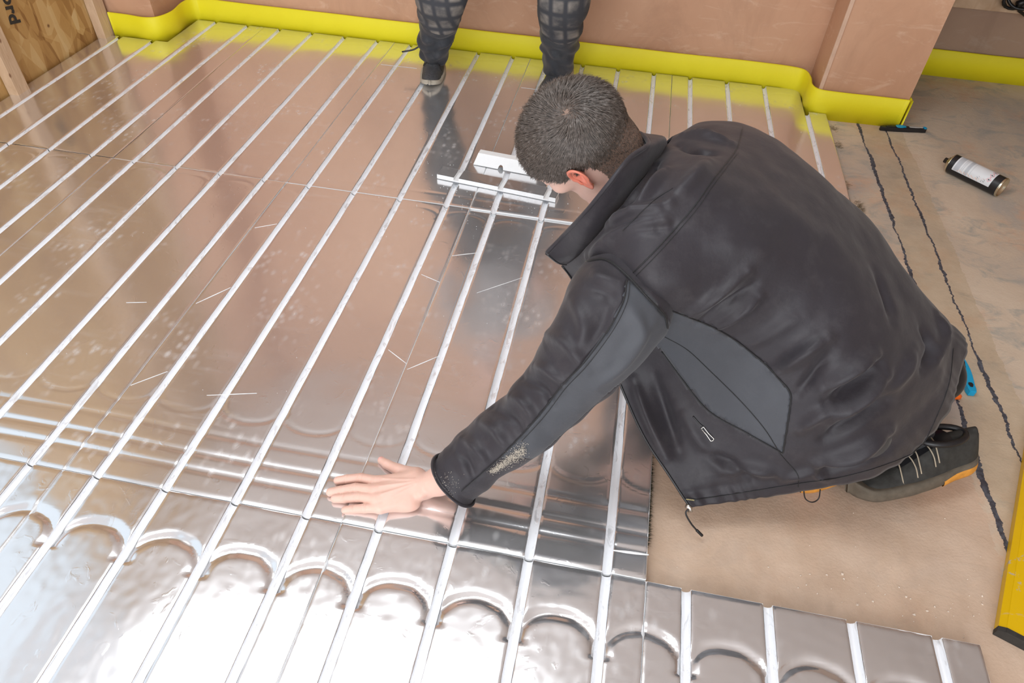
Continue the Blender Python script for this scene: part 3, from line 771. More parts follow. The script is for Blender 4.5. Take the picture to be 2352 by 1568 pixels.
JF = [
 ([(1788,850),(1840,815),(1900,775)], .008, .011), ([(1890,892),(1950,850),(2012,815)], .009, .011), ([(1905,962),(1975,910),(2035,862)], .010, .013),
 ([(1880,1062),(1960,1035),(2040,988)], .011, .014), ([(1830,905),(1870,860),(1905,818)], -.006, .010), ([(1900,925),(1960,885),(2020,835)], -.008, .010),
 ([(1895,1008),(1960,968),(2035,915)], -.009, .012), ([(1840,985),(1880,950),(1930,930)], .006, .012), ([(1860,1090),(1950,1065),(2040,1030)], -.006, .010),
 ([(1585,722),(1650,675),(1718,622)], .006, .009), ([(1600,745),(1665,700),(1735,650)], -.005, .007), ([(1640,755),(1700,715),(1745,680)], .006, .008),
 ([(1700,800),(1760,770),(1850,720)], .003, .014), ([(1355,592),(1420,545),(1520,508)], .009, .013), ([(1400,512),(1450,492),(1535,470)], .008, .010),
 ([(1400,560),(1470,530),(1545,520)], -.005, .009), ([(1440,470),(1480,420),(1508,375)], -.006, .008), ([(1460,480),(1500,430),(1530,390)], .007, .008),
 ([(1560,330),(1600,345),(1640,350)], -.008, .010), ([(1570,310),(1620,315),(1680,330)], .006, .010), ([(1545,455),(1600,400),(1625,370)], .005, .012),
 ([(2120,760),(2140,800),(2120,850)], -.007, .010), ([(2100,800),(2080,850),(2040,900)], .005, .015), ([(2150,720),(2165,770),(2150,830)], .006, .010),
 ([(1660,1080),(1720,1075),(1790,1090)], .006, .012), ([(1620,1040),(1690,1070),(1730,1100)], -.005, .010), ([(1800,1100),(1860,1085),(1900,1100)], .006, .010),
 ([(1500,860),(1530,960),(1560,1040)], -.006, .012), ([(1455,870),(1490,960),(1530,1050)], .006, .010), ([(1560,930),(1600,1000),(1640,1060)], .004, .014),
 ([(2010,620),(2040,690),(2050,740)], -.004, .012), ([(1750,420),(1820,500),(1900,560)], .002, .03), ([(1600,560),(1700,560),(1780,590)], .002, .02)]
A = A + N_ * (.005 * fbm(A, 8, 0))[..., None]
A = folds(A, N_, [(p_, a_*2.8, w_*1.05) for p_, a_, w_ in JF])
# gathered hem: fine puckers close to the elastic
uu = np.arange(nu)[:, None]; vv = np.arange(nv)[None, :]
puck = .0019 * np.sin(vv*.95 + 2.0*np.sin(vv*.21)) * (.6 + .4*np.sin(vv*.083)) * np.exp(-(uu/9.0)**2) - .003*np.exp(-((uu - 8)/2.2)**2)
A = A + N_ * puck[..., None]
bvJ = bvh_of(A)
def inpoly(p, poly):
    x, y = p; c = False; n = len(poly)
    for i in range(n):
        x1_, y1_ = poly[i]; x2_, y2_ = poly[(i+1) % n]
        if (y1_ > y) != (y2_ > y) and x < (x2_-x1_)*(y-y1_)/(y2_-y1_) + x1_: c = not c
    return c
def split_faces(A, polys, wrap, ok=None):
    V = A.reshape(-1, 3); F = grid_faces(A.shape[0], A.shape[1], wrap); ctr = np.array([V[list(f)].mean(0) for f in F])
    pp, _ = project(ctr); sel = []
    for i, p in enumerate(pp): sel.append(any(inpoly(p, q) for q in polys) and (ok is None or ok[i]))
    return V, F, sel
panel_poly = [(1539,712),(1632,749),(1690,782),(1757,836),(1787,868),(1815,903),(1812,952),(1798,1041),(1715,994),(1628,944),(1566,870),(1520,807),(1490,770),(1500,720)]
ok = None
V, F, sel = split_faces(A, [panel_poly], False)
ok_v = np.array([(i % (nv-1)) < 5*NV for i in range((nu-1)*(nv-1))])
sel = [s and o_ for s, o_ in zip(sel, ok_v)]
def shell(name, V, F, mat, parent, th=.004, inner=None):
    o = mk(name, V, F, parent=parent, mats=[mat, inner or mat])
    bmx = bmesh.new(); bmx.from_mesh(o.data); bmesh.ops.delete(bmx, geom=[v_ for v_ in bmx.verts if not v_.link_faces], context='VERTS'); bmx.to_mesh(o.data); bmx.free()
    s = o.modifiers.new('thickness', 'SOLIDIFY'); s.thickness = th; s.offset = -1 if not FLIP else 1; s.material_offset = 1 if inner else 0; s.use_rim = True
    return o
jacket = shell('jacket', V, [f for f, s in zip(F, sel) if not s], M_jacket, person, .004, M_lining)
jacket['label'] = 'charcoal softshell jacket with slate side panels'
side = shell('side_panel', V, [f for f, s in zip(F, sel) if s], M_panel, jacket, .004, M_lining); side['label'] = 'slate grey side panel'
# sleeve
def sleeve_rings(edges, zs, flat=1.0):
    ctr = []; rad = []
    for (a, b), z in zip(edges, zs):
        c = px((a[0]+b[0])/2, (a[1]+b[1])/2, z); _, dpt = project(c); ctr.append(c); rad.append(math.dist(a, b)/2 / F_PX * float(dpt))
    return np.array(ctr), np.array(rad)
ctr, rad = sleeve_rings([((1462,610),(1540,680)), ((1340,608),(1537,748)), ((1285,715),(1458,850)), ((1222,828),(1360,940)), ((1148,917),(1275,1010)), ((1062,992),(1180,1072)), ((1012,1042),(1108,1130)), ((992,1062),(1092,1140))],
                        [.36, .436, .390, .300, .222, .145, .100, .085])
ctr = cr(ctr, 30); rad = cr(np.stack([rad]*3, 1), 30)[:, 0]
nS, nR = len(ctr), 110
T = np.gradient(ctr, axis=0); T /= np.linalg.norm(T, axis=1)[:, None]
S = np.zeros((nS, nR, 3))
for i in range(nS):
    tc = COn - ctr[i]; b = tc - (tc @ T[i])*T[i]; b /= np.linalg.norm(b); a = np.cross(T[i], b)
    for j in range(nR):
        th = 2*PI*j/nR; S[i, j] = ctr[i] + (a*math.cos(th) + b*math.sin(th)*.93)*rad[i]
NS = S - ctr[:, None]; NS /= np.linalg.norm(NS, axis=-1)[..., None]
sl = np.arange(nS)/(nS-1)
ripple = np.array([[ .0065*noise.noise(Vector((sl[i]*16 + .5*math.cos(2*PI*j/nR), math.cos(2*PI*j/nR)*.8, math.sin(2*PI*j/nR)*.8))) * (1.0 if sl[i] > .35 else .5) for j in range(nR)] for i in range(nS)])
S = S + NS * ripple[..., None]
SF = [([(1240,760),(1300,790),(1345,850)], .007, .009), ([(1215,838),(1260,850),(1300,880)], .008, .009), ([(1200,868),(1250,895),(1270,930)], -.006, .007),
      ([(1160,905),(1205,925),(1230,965)], .008, .009), ([(1130,935),(1180,965),(1200,1000)], -.006, .008), ([(1100,965),(1140,990),(1165,1030)], .007, .009),
      ([(1060,1005),(1100,1035),(1120,1065)], .006, .008), ([(1040,1030),(1075,1060),(1090,1100)], -.004, .007), ([(1310,680),(1340,740),(1335,800)], .006, .011),
      ([(1400,690),(1380,750),(1345,800)], -.005, .010), ([(1440,700),(1470,760),(1430,820)], .006, .010), ([(1500,740),(1440,830),(1370,890)], .005, .009),
      ([(1360,620),(1380,640),(1420,650)], .006, .010), ([(1350,660),(1390,665),(1415,690)], -.004, .008)]
S = folds(S, NS, [(p_, a_*1.7, w_*1.1) for p_, a_, w_ in SF], True)
V, F, sel2 = split_faces(S, [[(1440,640),(1432,690),(1402,750),(1342,832),(1292,884),(1242,950),(1190,1008),(1150,1052),(1230,1052),(1400,900),(1560,770),(1500,690)]], True)
ctrF = np.array([S.reshape(-1,3)[list(f)].mean(0) for f in F]); nrm = np.array([NS.reshape(-1,3)[list(f)].mean(0) for f in F])
front = ((COn - ctrF) * nrm).sum(1) > -.35
sel2 = [s and f for s, f in zip(sel2, front)]
slv = mk('sleeve', V, [f for f, s in zip(F, sel2) if not s], M_jacket, jacket)
slp = mk('sleeve_panel', V, [f for f, s in zip(F, sel2) if s], M_panel, slv); slp['label'] = 'slate grey underarm panel'
for o in (slv, slp):
    s = o.modifiers.new('thickness', 'SOLIDIFY'); s.thickness = .003; s.offset = 1
bvS = bvh_of(S, True)
# cuff
k0 = nS - 10
cuff = np.array([S[i] + NS[i]*(.0035 if i < nS-1 else .002) for i in range(k0, nS)]); 
mk('cuff', cuff.reshape(-1, 3), grid_faces(10, nR, True), M_jacket, slv).modifiers.new('thickness', 'SOLIDIFY').thickness = .004
MB().tube([Vector(p) for p in S[-1]] + [Vector(S[-1][0])], .0042, 8, cap=False).build('cuff_edge', M_jacket, slv, True)
# sandy dust on the forearm
pts = []
for i in range(1500):
    t_ = random.random(); x = 1128 + 78*t_ + random.gauss(0, 4); y = 1084 - 52*t_ + random.gauss(0, 3 + 7*t_); h = bvS.ray_cast(CO, ray(x, y).normalized())
    if h[0]: pts.append(h[0] - ray(x, y).normalized()*.0042)
m = MB()
for p in pts: crumb(m, p, random.uniform(.0004, .0010))
for i in range(60):
    x, y = random.gauss(1030, 16), random.gauss(1108, 16); h = bvS.ray_cast(CO, ray(x, y).normalized())
    if h[0]: crumb(m, h[0] - ray(x, y).normalized()*.007, .0007)
o = m.build('sand_dust', simple('sand', (.55, .50, .42), .9), slv); o['kind'] = 'stuff'; o['label'] = 'pale sandy dust stuck to the forearm'
# far sleeve: right arm reaching down in front of the knee, mostly hidden by the body
rc = cr([W(.70,.61,.52), W(.685,.70,.475), W(.64,.76,.38), W(.63,.78,.31), W(.67,.76,.29), W(.715,.735,.285)], 8); rr_ = cr(np.stack([[.070,.070,.060,.055,.048,.042]]*3, 1), 8)[:, 0]
m = MB(); m.tube(rc, list(rr_), 28, cap=False); m.build('sleeve', M_jacket, jacket, True)
# seams
def seam(bv, pts, parent, r=.0013, name='seam', mat=None, n=10, off=.0008):
    ln = drape(bv, pts, n, off)
    if len(ln) > 2: MB().tube(ln, r, 6).build(name, mat or M_lining, parent, True)
seam(bvJ, [(1539,712),(1632,749),(1690,782),(1757,836),(1787,868),(1815,903),(1812,952),(1798,1041)], jacket, .0016)
seam(bvJ, [(1798,1041),(1715,994),(1628,944),(1566,870),(1520,807)], jacket, .0016)
seam(bvJ, [(1524,772),(1578,803),(1632,853),(1703,923),(1757,986),(1794,1044),(1831,1088),(1834,1120)], jacket, .0009)
seam(bvJ, [(1446,634),(1510,570),(1590,480),(1640,410),(1690,345),(1706,292)], jacket, .0012)
seam(bvJ, [(1452,642),(1516,577),(1596,486),(1646,415),(1696,350)], jacket, .0006)
seam(bvJ, [(1470,655),(1500,690),(1539,712)], jacket, .0016)
seam(bvJ, [(1590,1148),(1700,1132),(1835,1110),(1930,1096),(2030,1068),(2110,1030),(2150,960),(2180,880),(2190,800)], jacket, .0010)
seam(bvJ, [(1430,530),(1500,462),(1545,432)], jacket, .0008)
allV = [Vector(p) for p in A.reshape(-1, 3)] + [Vector(p) for p in S.reshape(-1, 3)]
bvA = BVHTree.FromPolygons(allV, grid_faces(nu, nv) + [tuple(i + nu*nv for i in f) for f in grid_faces(nS, nR, True)])
seam(bvA, [(1345,600),(1392,596),(1440,632),(1490,686),(1526,724),(1534,755)], slv, .0020, off=.004)
seam(bvS, [(1440,640),(1432,690),(1402,750),(1342,832),(1292,884),(1242,950),(1190,1008),(1140,1058),(1060,1128)], slv, .0012, off=.0035)
seam(bvS, [(1447,645),(1440,694),(1410,756),(1350,838),(1300,891),(1250,957),(1197,1015)], slv, .0006, off=.0035)
# front zip edge
fe = [Vector(A[i, 0]) for i in range(0, nu, 3)]; MB().tube(fe, .0026, 8).build('front_zip', M_black, jacket, True)
# pocket zip with metal pull
seam(bvJ, [(1592,956),(1606,972),(1620,984)], jacket, .0016, 'pocket_zip', M_black, off=.001)
ln = drape(bvJ, [(1613,982),(1622,992),(1630,1003),(1636,1010)], 4, .003)
if len(ln) > 4:
    z = MB(); a, b = ln[0], ln[-1]; d = (b-a).normalized(); s_ = d.cross((CO-a).normalized()).normalized()
    lp = [a + s_*.003, a - s_*.003, a + d*(b-a).length*.5 - s_*.0022, b - s_*.0038, b + d*.002, b + s_*.0038, a + d*(b-a).length*.5 + s_*.0022, a + s_*.003]
    z.tube(lp, .0011, 6); z.build('zipper_pull', M_steel, jacket, True)
# small stitched tag on the hem
ln = drape(bvJ, [(1566,1147),(1598,1151)], 4, .0012)
if len(ln) > 2:
    a, b = ln[0], ln[-1]; up = Vector((0, .35, .9)).normalized() * .0048
    g = mk('hem_tag', [a, b, b + up, a + up], [(0,1,2,3)], M_black, jacket, smooth=False)
    g2 = MB(); d = (b-a)/14
    for i in range(1, 12): g2.add([a + d*i + up*.25 + Vector((0,-.0004,.0003)), a + d*(i+.6) + up*.25 + Vector((0,-.0004,.0003)), a + d*(i+.6) + up*(.6+.2*(i % 3 == 0)) + Vector((0,-.0004,.0003)), a + d*i + up*.72 + Vector((0,-.0004,.0003))], [(0,1,2,3)])
    g2.build('stitched_mark', simple('gold_thread', (.6, .5, .2), .6), g)
# main zip slider and cord hanging at the front corner
h0 = Vector(A[0, 0]); 
pz = [h0, Vector(px(1575,1178,.035)), Vector(px(1586,1200,.018)), Vector(px(1600,1217,.004)), Vector(px(1613,1230,-.006))]
m = MB(); m.tube(cr(pz, 4), [.0018]*17, 7); m.tube(cr(pz[3:], 6), [.0030]*7, 8); m.build('zip_cord', M_black, jacket, True)
m = MB(); m.tube([h0 + Vector((-.008, 0, .004)), h0, h0 + Vector((.002, -.006, -.006))], .005, 8); m.build('zip_slider', M_steel, jacket, True)
# elastic loop at the hem
q = [Vector(px(1846,1126,.07)), Vector(px(1850,1145,.05)), Vector(px(1865,1153,.045)), Vector(px(1880,1145,.05)), Vector(px(1884,1124,.07))]
MB().tube(cr(q, 6), .0013, 6).build('drawcord', M_black, jacket, True)
# collar: stands up around the neck, open at the front
ctl_b = [px(1335,602,.405), px(1352,585,.445), px(1395,520,.52), px(1450,442,.578), px(1492,385,.592), px(1530,330,.578), W(.545,.615,.52), W(.46,.57,.45)]
ctl_t = [px(1256,580,.435), px(1290,545,.475), px(1345,487,.560), px(1400,420,.625), px(1447,362,.650), px(1490,327,.640), W(.505,.60,.585), W(.42,.575,.50)]
cb, ct = cr(ctl_b, 10), cr(ctl_t, 10); cm_ = (cb + ct)/2; 
cd = cm_ - np.array([.50, .475, .53]); cd /= np.linalg.norm(cd, axis=1)[:, None]; cm_ = cm_ + cd*.012
K = np.stack([cr([cb[i], cm_[i], ct[i]], 6) for i in range(len(cb))], 1)
K += (.0025*fbm(K, 22, 3))[..., None] * np.array([.3, -.5, .8])
col = mk('collar', K.reshape(-1, 3), grid_faces(K.shape[0], K.shape[1]), parent=jacket, mats=[M_jacket, M_lining])
s = col.modifiers.new('thickness', 'SOLIDIFY'); s.thickness = .006; s.offset = 0; s.material_offset = 0
inn = K + ((np.array([.50, .475, .55]) - K) / np.linalg.norm(np.array([.50, .475, .55]) - K, axis=-1)[..., None])*.005
mk('collar_lining', inn.reshape(-1, 3), grid_faces(K.shape[0], K.shape[1]), M_lining, jacket)
MB().tube([Vector(p) for p in K[-1]], .0042, 8).build('collar_edge', M_jacket, jacket, True)
MB().tube([Vector(p) for p in K[:, 0]], .0042, 8).build('collar_zip', M_black, jacket, True)
m = MB(); crumb(m, K[-1][0] + np.array([0, -.002, .002]), .003); m.build('zip_stop', M_steel, jacket)

# ---- head
R_, U_, B_ = [np.array(CM.col[i]) for i in range(3)]
def scr(a, b, c): v_ = a*R_ + b*U_ + c*B_; return v_/np.linalg.norm(v_)
HL = scr(-.08, -.90, .43); HU = scr(-.75, .45, .48); HU -= HL*(HU@HL); HU /= np.linalg.norm(HU); HF = np.cross(HL, HU)
HC = px(1320, 320, .622)
HM = np.stack([HL, HF, HU], 1)          # local (left, forward, up) -> world
def hw(p): return HC + HM @ np.array(p, float)
def head_sdf(P):
    q = (P - HC) @ HM                    # to local
    E = lambda c, r: s_ell(q, c, r)
    d = E((0, -.012, .012), (.0755, .097, .088))          # cranium
    d = smin(d, E((0, .030, .000), (.066, .068, .074)), .03)     # brow mass
    d = smin(d, E((0, .040, -.058), (.050, .047, .062)), .03)     # face
    d = smin(d, s_caps(q, (0, .070, -.098), (0, .078, -.100), .020, .017), .03)   # chin
    for s in (-1, 1):
        d = smin(d, s_caps(q, (s*.058, -.005, -.045), (s*.022, .066, -.100), .016, .015), .03)  # jaw
        d = smin(d, E((s*.042, .062, -.030), (.022, .022, .018)), .02)    # cheekbone
        d = smin(d, s_caps(q, (s*.012, .090, .012), (s*.045, .078, .010), .009, .007), .014)    # brow ridge
        d = -smin(-d, E((s*.031, .102, -.008), (.017, .016, .012)), .012)   # eye socket
        d = smin(d, E((s*.031, .082, -.008), (.0125, .0125, .0125)), .004) # eyeball lid
        d = smin(d, E((s*.011, .100, -.046), (.008, .010, .007)), .006)   # nostril wing
    d = smin(d, s_caps(q, (0, .094, .000), (0, .116, -.042), .007, .011), .010)   # nose
    d = smin(d, s_caps(q, (-.017, .088, -.068), (.017, .088, -.068), .006, .006), .008)   # lips
    d = smin(d, s_caps(q, (-.013, .086, -.078), (.013, .086, -.078), .0065, .0065), .007)
    d = -smin(-d, s_caps(q, (-.020, .098, -.0730), (.020, .098, -.0730), .0022, .0022), .003)
    # neck, in world space
    nb = s_caps(P, hw((0, -.030, -.060)), W(.56, .465, .49), .056, .056)
    nb = smin(nb, s_caps(P, hw((0, .005, -.095)), W(.54, .45, .46), .048, .060), .03)
    return smin(d, nb, .035)
hv, hf = nets(head_sdf, HC - .19, HC + np.array([.24, .19, .19]), .0032)
# ---- hand and forearm
def hp(x, y, z): return px(x, y, z)
fing = {
 'index':  [hp(868,1106,.022), hp(830,1098,.0145), hp(799,1100,.0105), hp(776,1103,.0085)],
 'middle': [hp(862,1126,.024), hp(817,1121,.0150), hp(785,1126,.0105), hp(759,1130,.0085)],
 'ring':   [hp(866,1146,.023), hp(825,1141,.0145), hp(792,1144,.0105), hp(769,1145,.0085)],
 'little': [hp(874,1166,.018), hp(838,1167,.0125), hp(813,1169,.0095), hp(793,1171,.0080)]}
frad = {'index': (.0116,.0106,.0099,.0088), 'middle': (.0118,.0108,.0101,.0090), 'ring': (.0114,.0104,.0097,.0086), 'little': (.0106,.0094,.0088,.0079)}
wr = hp(975, 1117, .026); elbow = px(1150, 1010, .19); wr2 = hp(1010, 1104, .050)
kn = {k: v[0] for k, v in fing.items()}
def hand_sdf(P):
    d = None
    for k, J in fing.items():
        r = frad[k]; f = s_caps(P, J[0], J[1], r[0], r[1]); f = smin(f, s_caps(P, J[1], J[2], r[1], r[2]), .003); f = smin(f, s_caps(P, J[2], J[3], r[2], r[3]), .003)
        f = smin(f, s_ell(P, J[1] + np.array([0,0,.0012]), (.0095, .0100, .0100)), .004)       # knuckle
        d = f if d is None else np.minimum(d, f)
    pal = None
    for k, off, r in (('index', 0, .0125), ('middle', 0, .0135), ('ring', 0, .0130), ('little', 0, .0125)):
        e = {'index': hp(952,1100,.026), 'middle': hp(952,1112,.028), 'ring': hp(948,1128,.026), 'little': hp(940,1146,.020)}[k]
        c = s_caps(P, kn[k], e, r, .0170); pal = c if pal is None else smin(pal, c, .014)
    pal = smin(pal, s_ell(P, hp(925,1152,.014), (.036,.022,.013)), .016)     # heel of the palm, little finger side
    pal = smin(pal, s_caps(P, hp(960,1098,.024), wr, .019, .0225), .02)
    d = smin(d, pal, .007)
    th = s_caps(P, hp(955,1092,.022), hp(915,1079,.017), .0165, .0125); th = smin(th, s_caps(P, hp(915,1079,.017), hp(889,1066,.0125), .0125, .0100), .006)
    th = smin(th, s_caps(P, hp(889,1066,.0125), hp(876,1057,.0105), .0098, .0082), .005)
    d = smin(d, th, .014)
    fa = s_caps(P, wr, wr2, .0245, .0265); fa = smin(fa, s_ell(P, hp(968,1132,.034), (.012,.012,.011)), .012)
    fa = smin(fa, s_caps(P, wr2, elbow, .0275, .036), .02)
    d = smin(d, fa, .016)
    return np.maximum(d, .0006 - P[..., 2])
lo = np.min([fing['middle'][3], fing['little'][3], wr2], 0) - .03; hi = np.max([wr2, fing['index'][0], hp(876,1057,.01)], 0) + .045; lo[2] = -.002; hi[2] = .10
gv, gf = nets(hand_sdf, lo, hi, .0017)
# knuckle creases, tendons
cre = []
for k, J in fing.items():
    for a, amp, wd in ((J[1], -.0011, .0013), (J[1] + (J[0]-J[1])/np.linalg.norm(J[0]-J[1])*.0045, -.0008, .0011), (J[1] - (J[0]-J[1])/np.linalg.norm(J[0]-J[1])*.0042, -.0008, .0011), (J[2], -.0008, .0011)):
        ax = (J[0]-J[1]); ax /= np.linalg.norm(ax); cre.append((a, ax, amp, wd))
for a, ax, amp, wd in cre:
    q = gv - a; near = np.linalg.norm(q, axis=1) < .0125; up = gv[:, 2] > a[2]
    along = q @ ax; gv[:, 2] += np.where(near & up, 1.9*amp*np.exp(-(along/wd)**2), 0)
for k in fing:
    a, b = kn[k], wr; ab = b-a; h = np.clip(((gv-a)@ab)/(ab@ab), .12, .8); d = np.linalg.norm((gv - (a + h[:, None]*ab))[:, :2], axis=1)
    gv[:, 2] += np.where(gv[:, 2] > .02, .0011*np.exp(-(d/.0030)**2), 0)
# ---- rest of the body beneath the clothes (one low relief trunk) and the far hand
hipL, hipR = W(1.03,.31,.19), W(1.06,.52,.20); kneeL, kneeR = W(.82,.30,.21), W(.78,.60,.20); ankL, ankR = W(1.215,.40,.075), W(1.10,.47,.05)
def core_sdf(P):
    d = s_caps(P, W(1.04,.42,.20), W(.88,.46,.30), .10, .095); d = smin(d, s_caps(P, W(.88,.46,.30), W(.68,.47,.43), .09, .10), .05)
    d = smin(d, s_caps(P, W(.68,.47,.43), W(.57,.465,.49), .085, .055), .05)
    d = smin(d, s_caps(P, W(.575,.33,.46), W(.69,.59,.53), .045, .045), .04)
    d = smin(d, s_caps(P, W(.56,.31,.455), px(1290,880,.28), .042, .034), .03); d = smin(d, s_caps(P, px(1290,880,.28), wr2, .034, .026), .02)
    d = smin(d, s_caps(P, W(.69,.61,.52), W(.63,.77,.33), .042, .036), .03); d = smin(d, s_caps(P, W(.63,.77,.33), W(.74,.73,.28), .034, .024), .02)
    for h_, k_, a_ in ((hipL, kneeL, ankL), (hipR, kneeR, ankR)):
        d = smin(d, s_caps(P, h_, k_, .070, .048), .03); d = smin(d, s_caps(P, k_, a_, .038, .026), .03)
    return d
cv, cf = nets(core_sdf, W(.18,.02,-.02), W(1.32,.86,.70), .0095)
# far hand, resting on the foil
def far_sdf(P):
    b = W(.76,.72,.27); d = s_ell(P, b, (.040,.038,.016))
    for i, (dx, dy) in enumerate(((-.068,.028),(-.082,.008),(-.076,-.012),(-.058,-.028))):
        s0 = b + W(-.025, .022 - .0165*i, 0); e0 = b + W(dx, dy, -.020); mid = (s0+e0)/2 + W(0,0,.004)
        d = smin(d, np.minimum(s_caps(P, s0, mid, .0105, .0095), s_caps(P, mid, e0, .0095, .008)), .005)
    d = smin(d, s_caps(P, b + W(.01,-.03,-.004), b + W(-.035,-.058,-.016), .013, .0085), .01)
    return smin(d, s_caps(P, b + W(.02,0,.004), W(.70,.74,.33), .022, .026), .012)
fv_, ff_ = nets(far_sdf, W(.64,.60,.20), W(.92,.80,.40), .004)
m = MB(); m.add(hv, hf); m.add(gv, gf); m.add(cv, cf); m.add(fv_, ff_)
body = m.build('body', M_skin, person, True)
for k, J in list(fing.items()) + [('thumb', [None, None, hp(889,1066,.0125), hp(876,1057,.0105)])]:
    tip, pre = J[3], J[2]; ax = (tip - pre); ax /= np.linalg.norm(ax); s_ = np.cross(ax, (0,0,1)); s_ /= np.linalg.norm(s_)
    rr0 = .0078 if k != 'little' else .0068; nn = np.cross(s_, ax); nn = nn if nn[2] > 0 else -nn
    V = []; F = grid_faces(7, 7)
    for i in range(7):
        for j in range(7):
            a = (i-3)/3; b = (j-3)/3; rw = .72*rr0*(1 - .25*max(a, 0)**2); c = tip + ax*(a*.0050 + .0005)
            V.append(c + s_*b*rw + nn*(rr0*math.sqrt(max(0, 1 - (b*.72)**2)) + .0006 - .0018*max(0, a)**2))
    mk('fingernail', V, F, M_nail, body)
# ---- ear (near side) with earring
ec = hw((.0745, -.004, -.018))
def ear(side):
    c = np.array([side*.0745, -.008, -.012]); V = []; nR2, nT = 15, 40
    for i in range(nR2):
        rr = i/(nR2-1)
        for j in range(nT):
            th = 2*PI*j/nT; y = .0185*math.cos(th)*(1 + .12*math.sin(th)); z = .031*math.sin(th)
            if z < 0: y *= .82; 
            rim = math.exp(-((rr - .90)/.12)**2)*.0050*(1 if z > -.016 else .35); anti = math.exp(-((rr - .62)/.10)**2)*.0026; con = -.0055*math.exp(-(rr/.36)**2)
            flare = .0155*rr*(.55 - .55*math.cos(th))**.8 if True else 0
            x = side*(.001 + flare + rim + anti + con)
            V.append(hw(c + np.array([x, (y*rr - .004*z/.031*rr), z*rr + (-.002*rr if z < 0 else 0)])))
    o = mk('ear', V, grid_faces(nR2, nT, True), M_ear, body)
    s = o.modifiers.new('thickness', 'SOLIDIFY'); s.thickness = .0035; s.offset = 0; return o
er = ear(1); ear(-1)
MB().tube([hw((.0790 + .0016*math.cos(t_), -.006, -.043 + .0024*math.sin(t_))) for t_ in np.linspace(0, 6.2, 12)], .0006, 6).build('earring', M_gold, er, True)
# ---- hair
q = (hv - HC) @ HM
def hairline(L_, F_, U__):
    a = abs(L_)
    lim = np.where(F_ < -.035, -.090, -.062) + .085*np.clip((F_ - .0)/.05, 0, 1)            # nape low, rising to the forehead
    lim = np.where((a > .045) & (F_ > -.030) & (F_ <= .03), -.005 + .0*F_, lim)
    return U__ > lim
hfa = np.array(hf); cen = hv[hfa].mean(1); cl = (cen - HC) @ HM
fn = np.cross(hv[hfa[:, 2]] - hv[hfa[:, 0]], hv[hfa[:, 3]] - hv[hfa[:, 1]]); far_ = np.linalg.norm(fn, axis=1); fn /= far_[:, None]
if (fn * (cen - HC)).sum() < 0: fn = -fn
msk = hairline(cl[:, 0], cl[:, 1], cl[:, 2]) & (cl[:, 1] < .078) & (np.linalg.norm(cl, axis=1) < .125)
cap_f = hfa[msk]; vn = np.zeros_like(hv); 
for i in range(4): np.add.at(vn, cap_f[:, i], fn[msk])
vn /= np.maximum(np.linalg.norm(vn, axis=1), 1e-9)[:, None]
us = np.unique(cap_f); mp = -np.ones(len(hv), int); mp[us] = np.arange(len(us))
hair = mk('hair', hv[us] + vn[us]*.0012, mp[cap_f], M_stub, person)
idx = np.where(msk)[0]; pr_ = far_[idx]/far_[idx].sum()
crown = np.array([.028, -.060, .072]); m = MB(); NH = 26000
ch = RNG.choice(idx, NH, p=pr_); V = []; F = []
rnd = RNG.random((NH, 6))
for i in range(NH):
    f = hfa[ch[i]]; a, b = rnd[i, 0], rnd[i, 1]
    p = (hv[f[0]]*(1-a) + hv[f[1]]*a)*(1-b) + (hv[f[3]]*(1-a) + hv[f[2]]*a)*b
    l = (p - HC) @ HM; n_ = fn[ch[i]]; nl = n_ @ HM
    # flow away from the crown with a swirl
    r_ = l - crown; r_ -= nl*(r_@nl); rd = np.linalg.norm(r_); r_ /= max(rd, 1e-6); sw = np.cross(nl, r_)
    k = math.exp(-rd/.03); dirl = r_*(1-.6*k) + sw*(.9*k + .15) + (rnd[i, 2:5]-.5)*.55; dirl -= nl*(dirl@nl)*.6
    # clumps
    cn = noise.noise(Vector(l*90)); dirl += sw*cn*.6
    dirw = HM @ dirl; dirw /= np.linalg.norm(dirw)
    top = min(1, max(0, (l[2] + .030)/.075)); nape = min(1, max(0, (l[2] + .06)/.05))
    ln_ = (.0034 + .0215*top) * (.7 + .6*rnd[i, 5]); lift = .55 if top > .5 else .35
    if rd < .012: ln_ *= .6
    wd = .00042; s_ = np.cross(dirw, n_); s_ /= max(np.linalg.norm(s_), 1e-9)
    p1 = p + dirw*ln_*.5 + n_*(ln_*.5*lift + .0010); p2 = p + dirw*ln_*1.0 + n_*(ln_*.42*lift + .0008)
    n0 = len(V); V += [p - s_*wd, p + s_*wd, p1 - s_*wd, p1 + s_*wd, p2]; F += [(n0, n0+1, n0+3, n0+2), (n0+2, n0+3, n0+4)]
hs = mk('hair_strands', V, F, M_hair, hair); hs['kind'] = 'stuff'

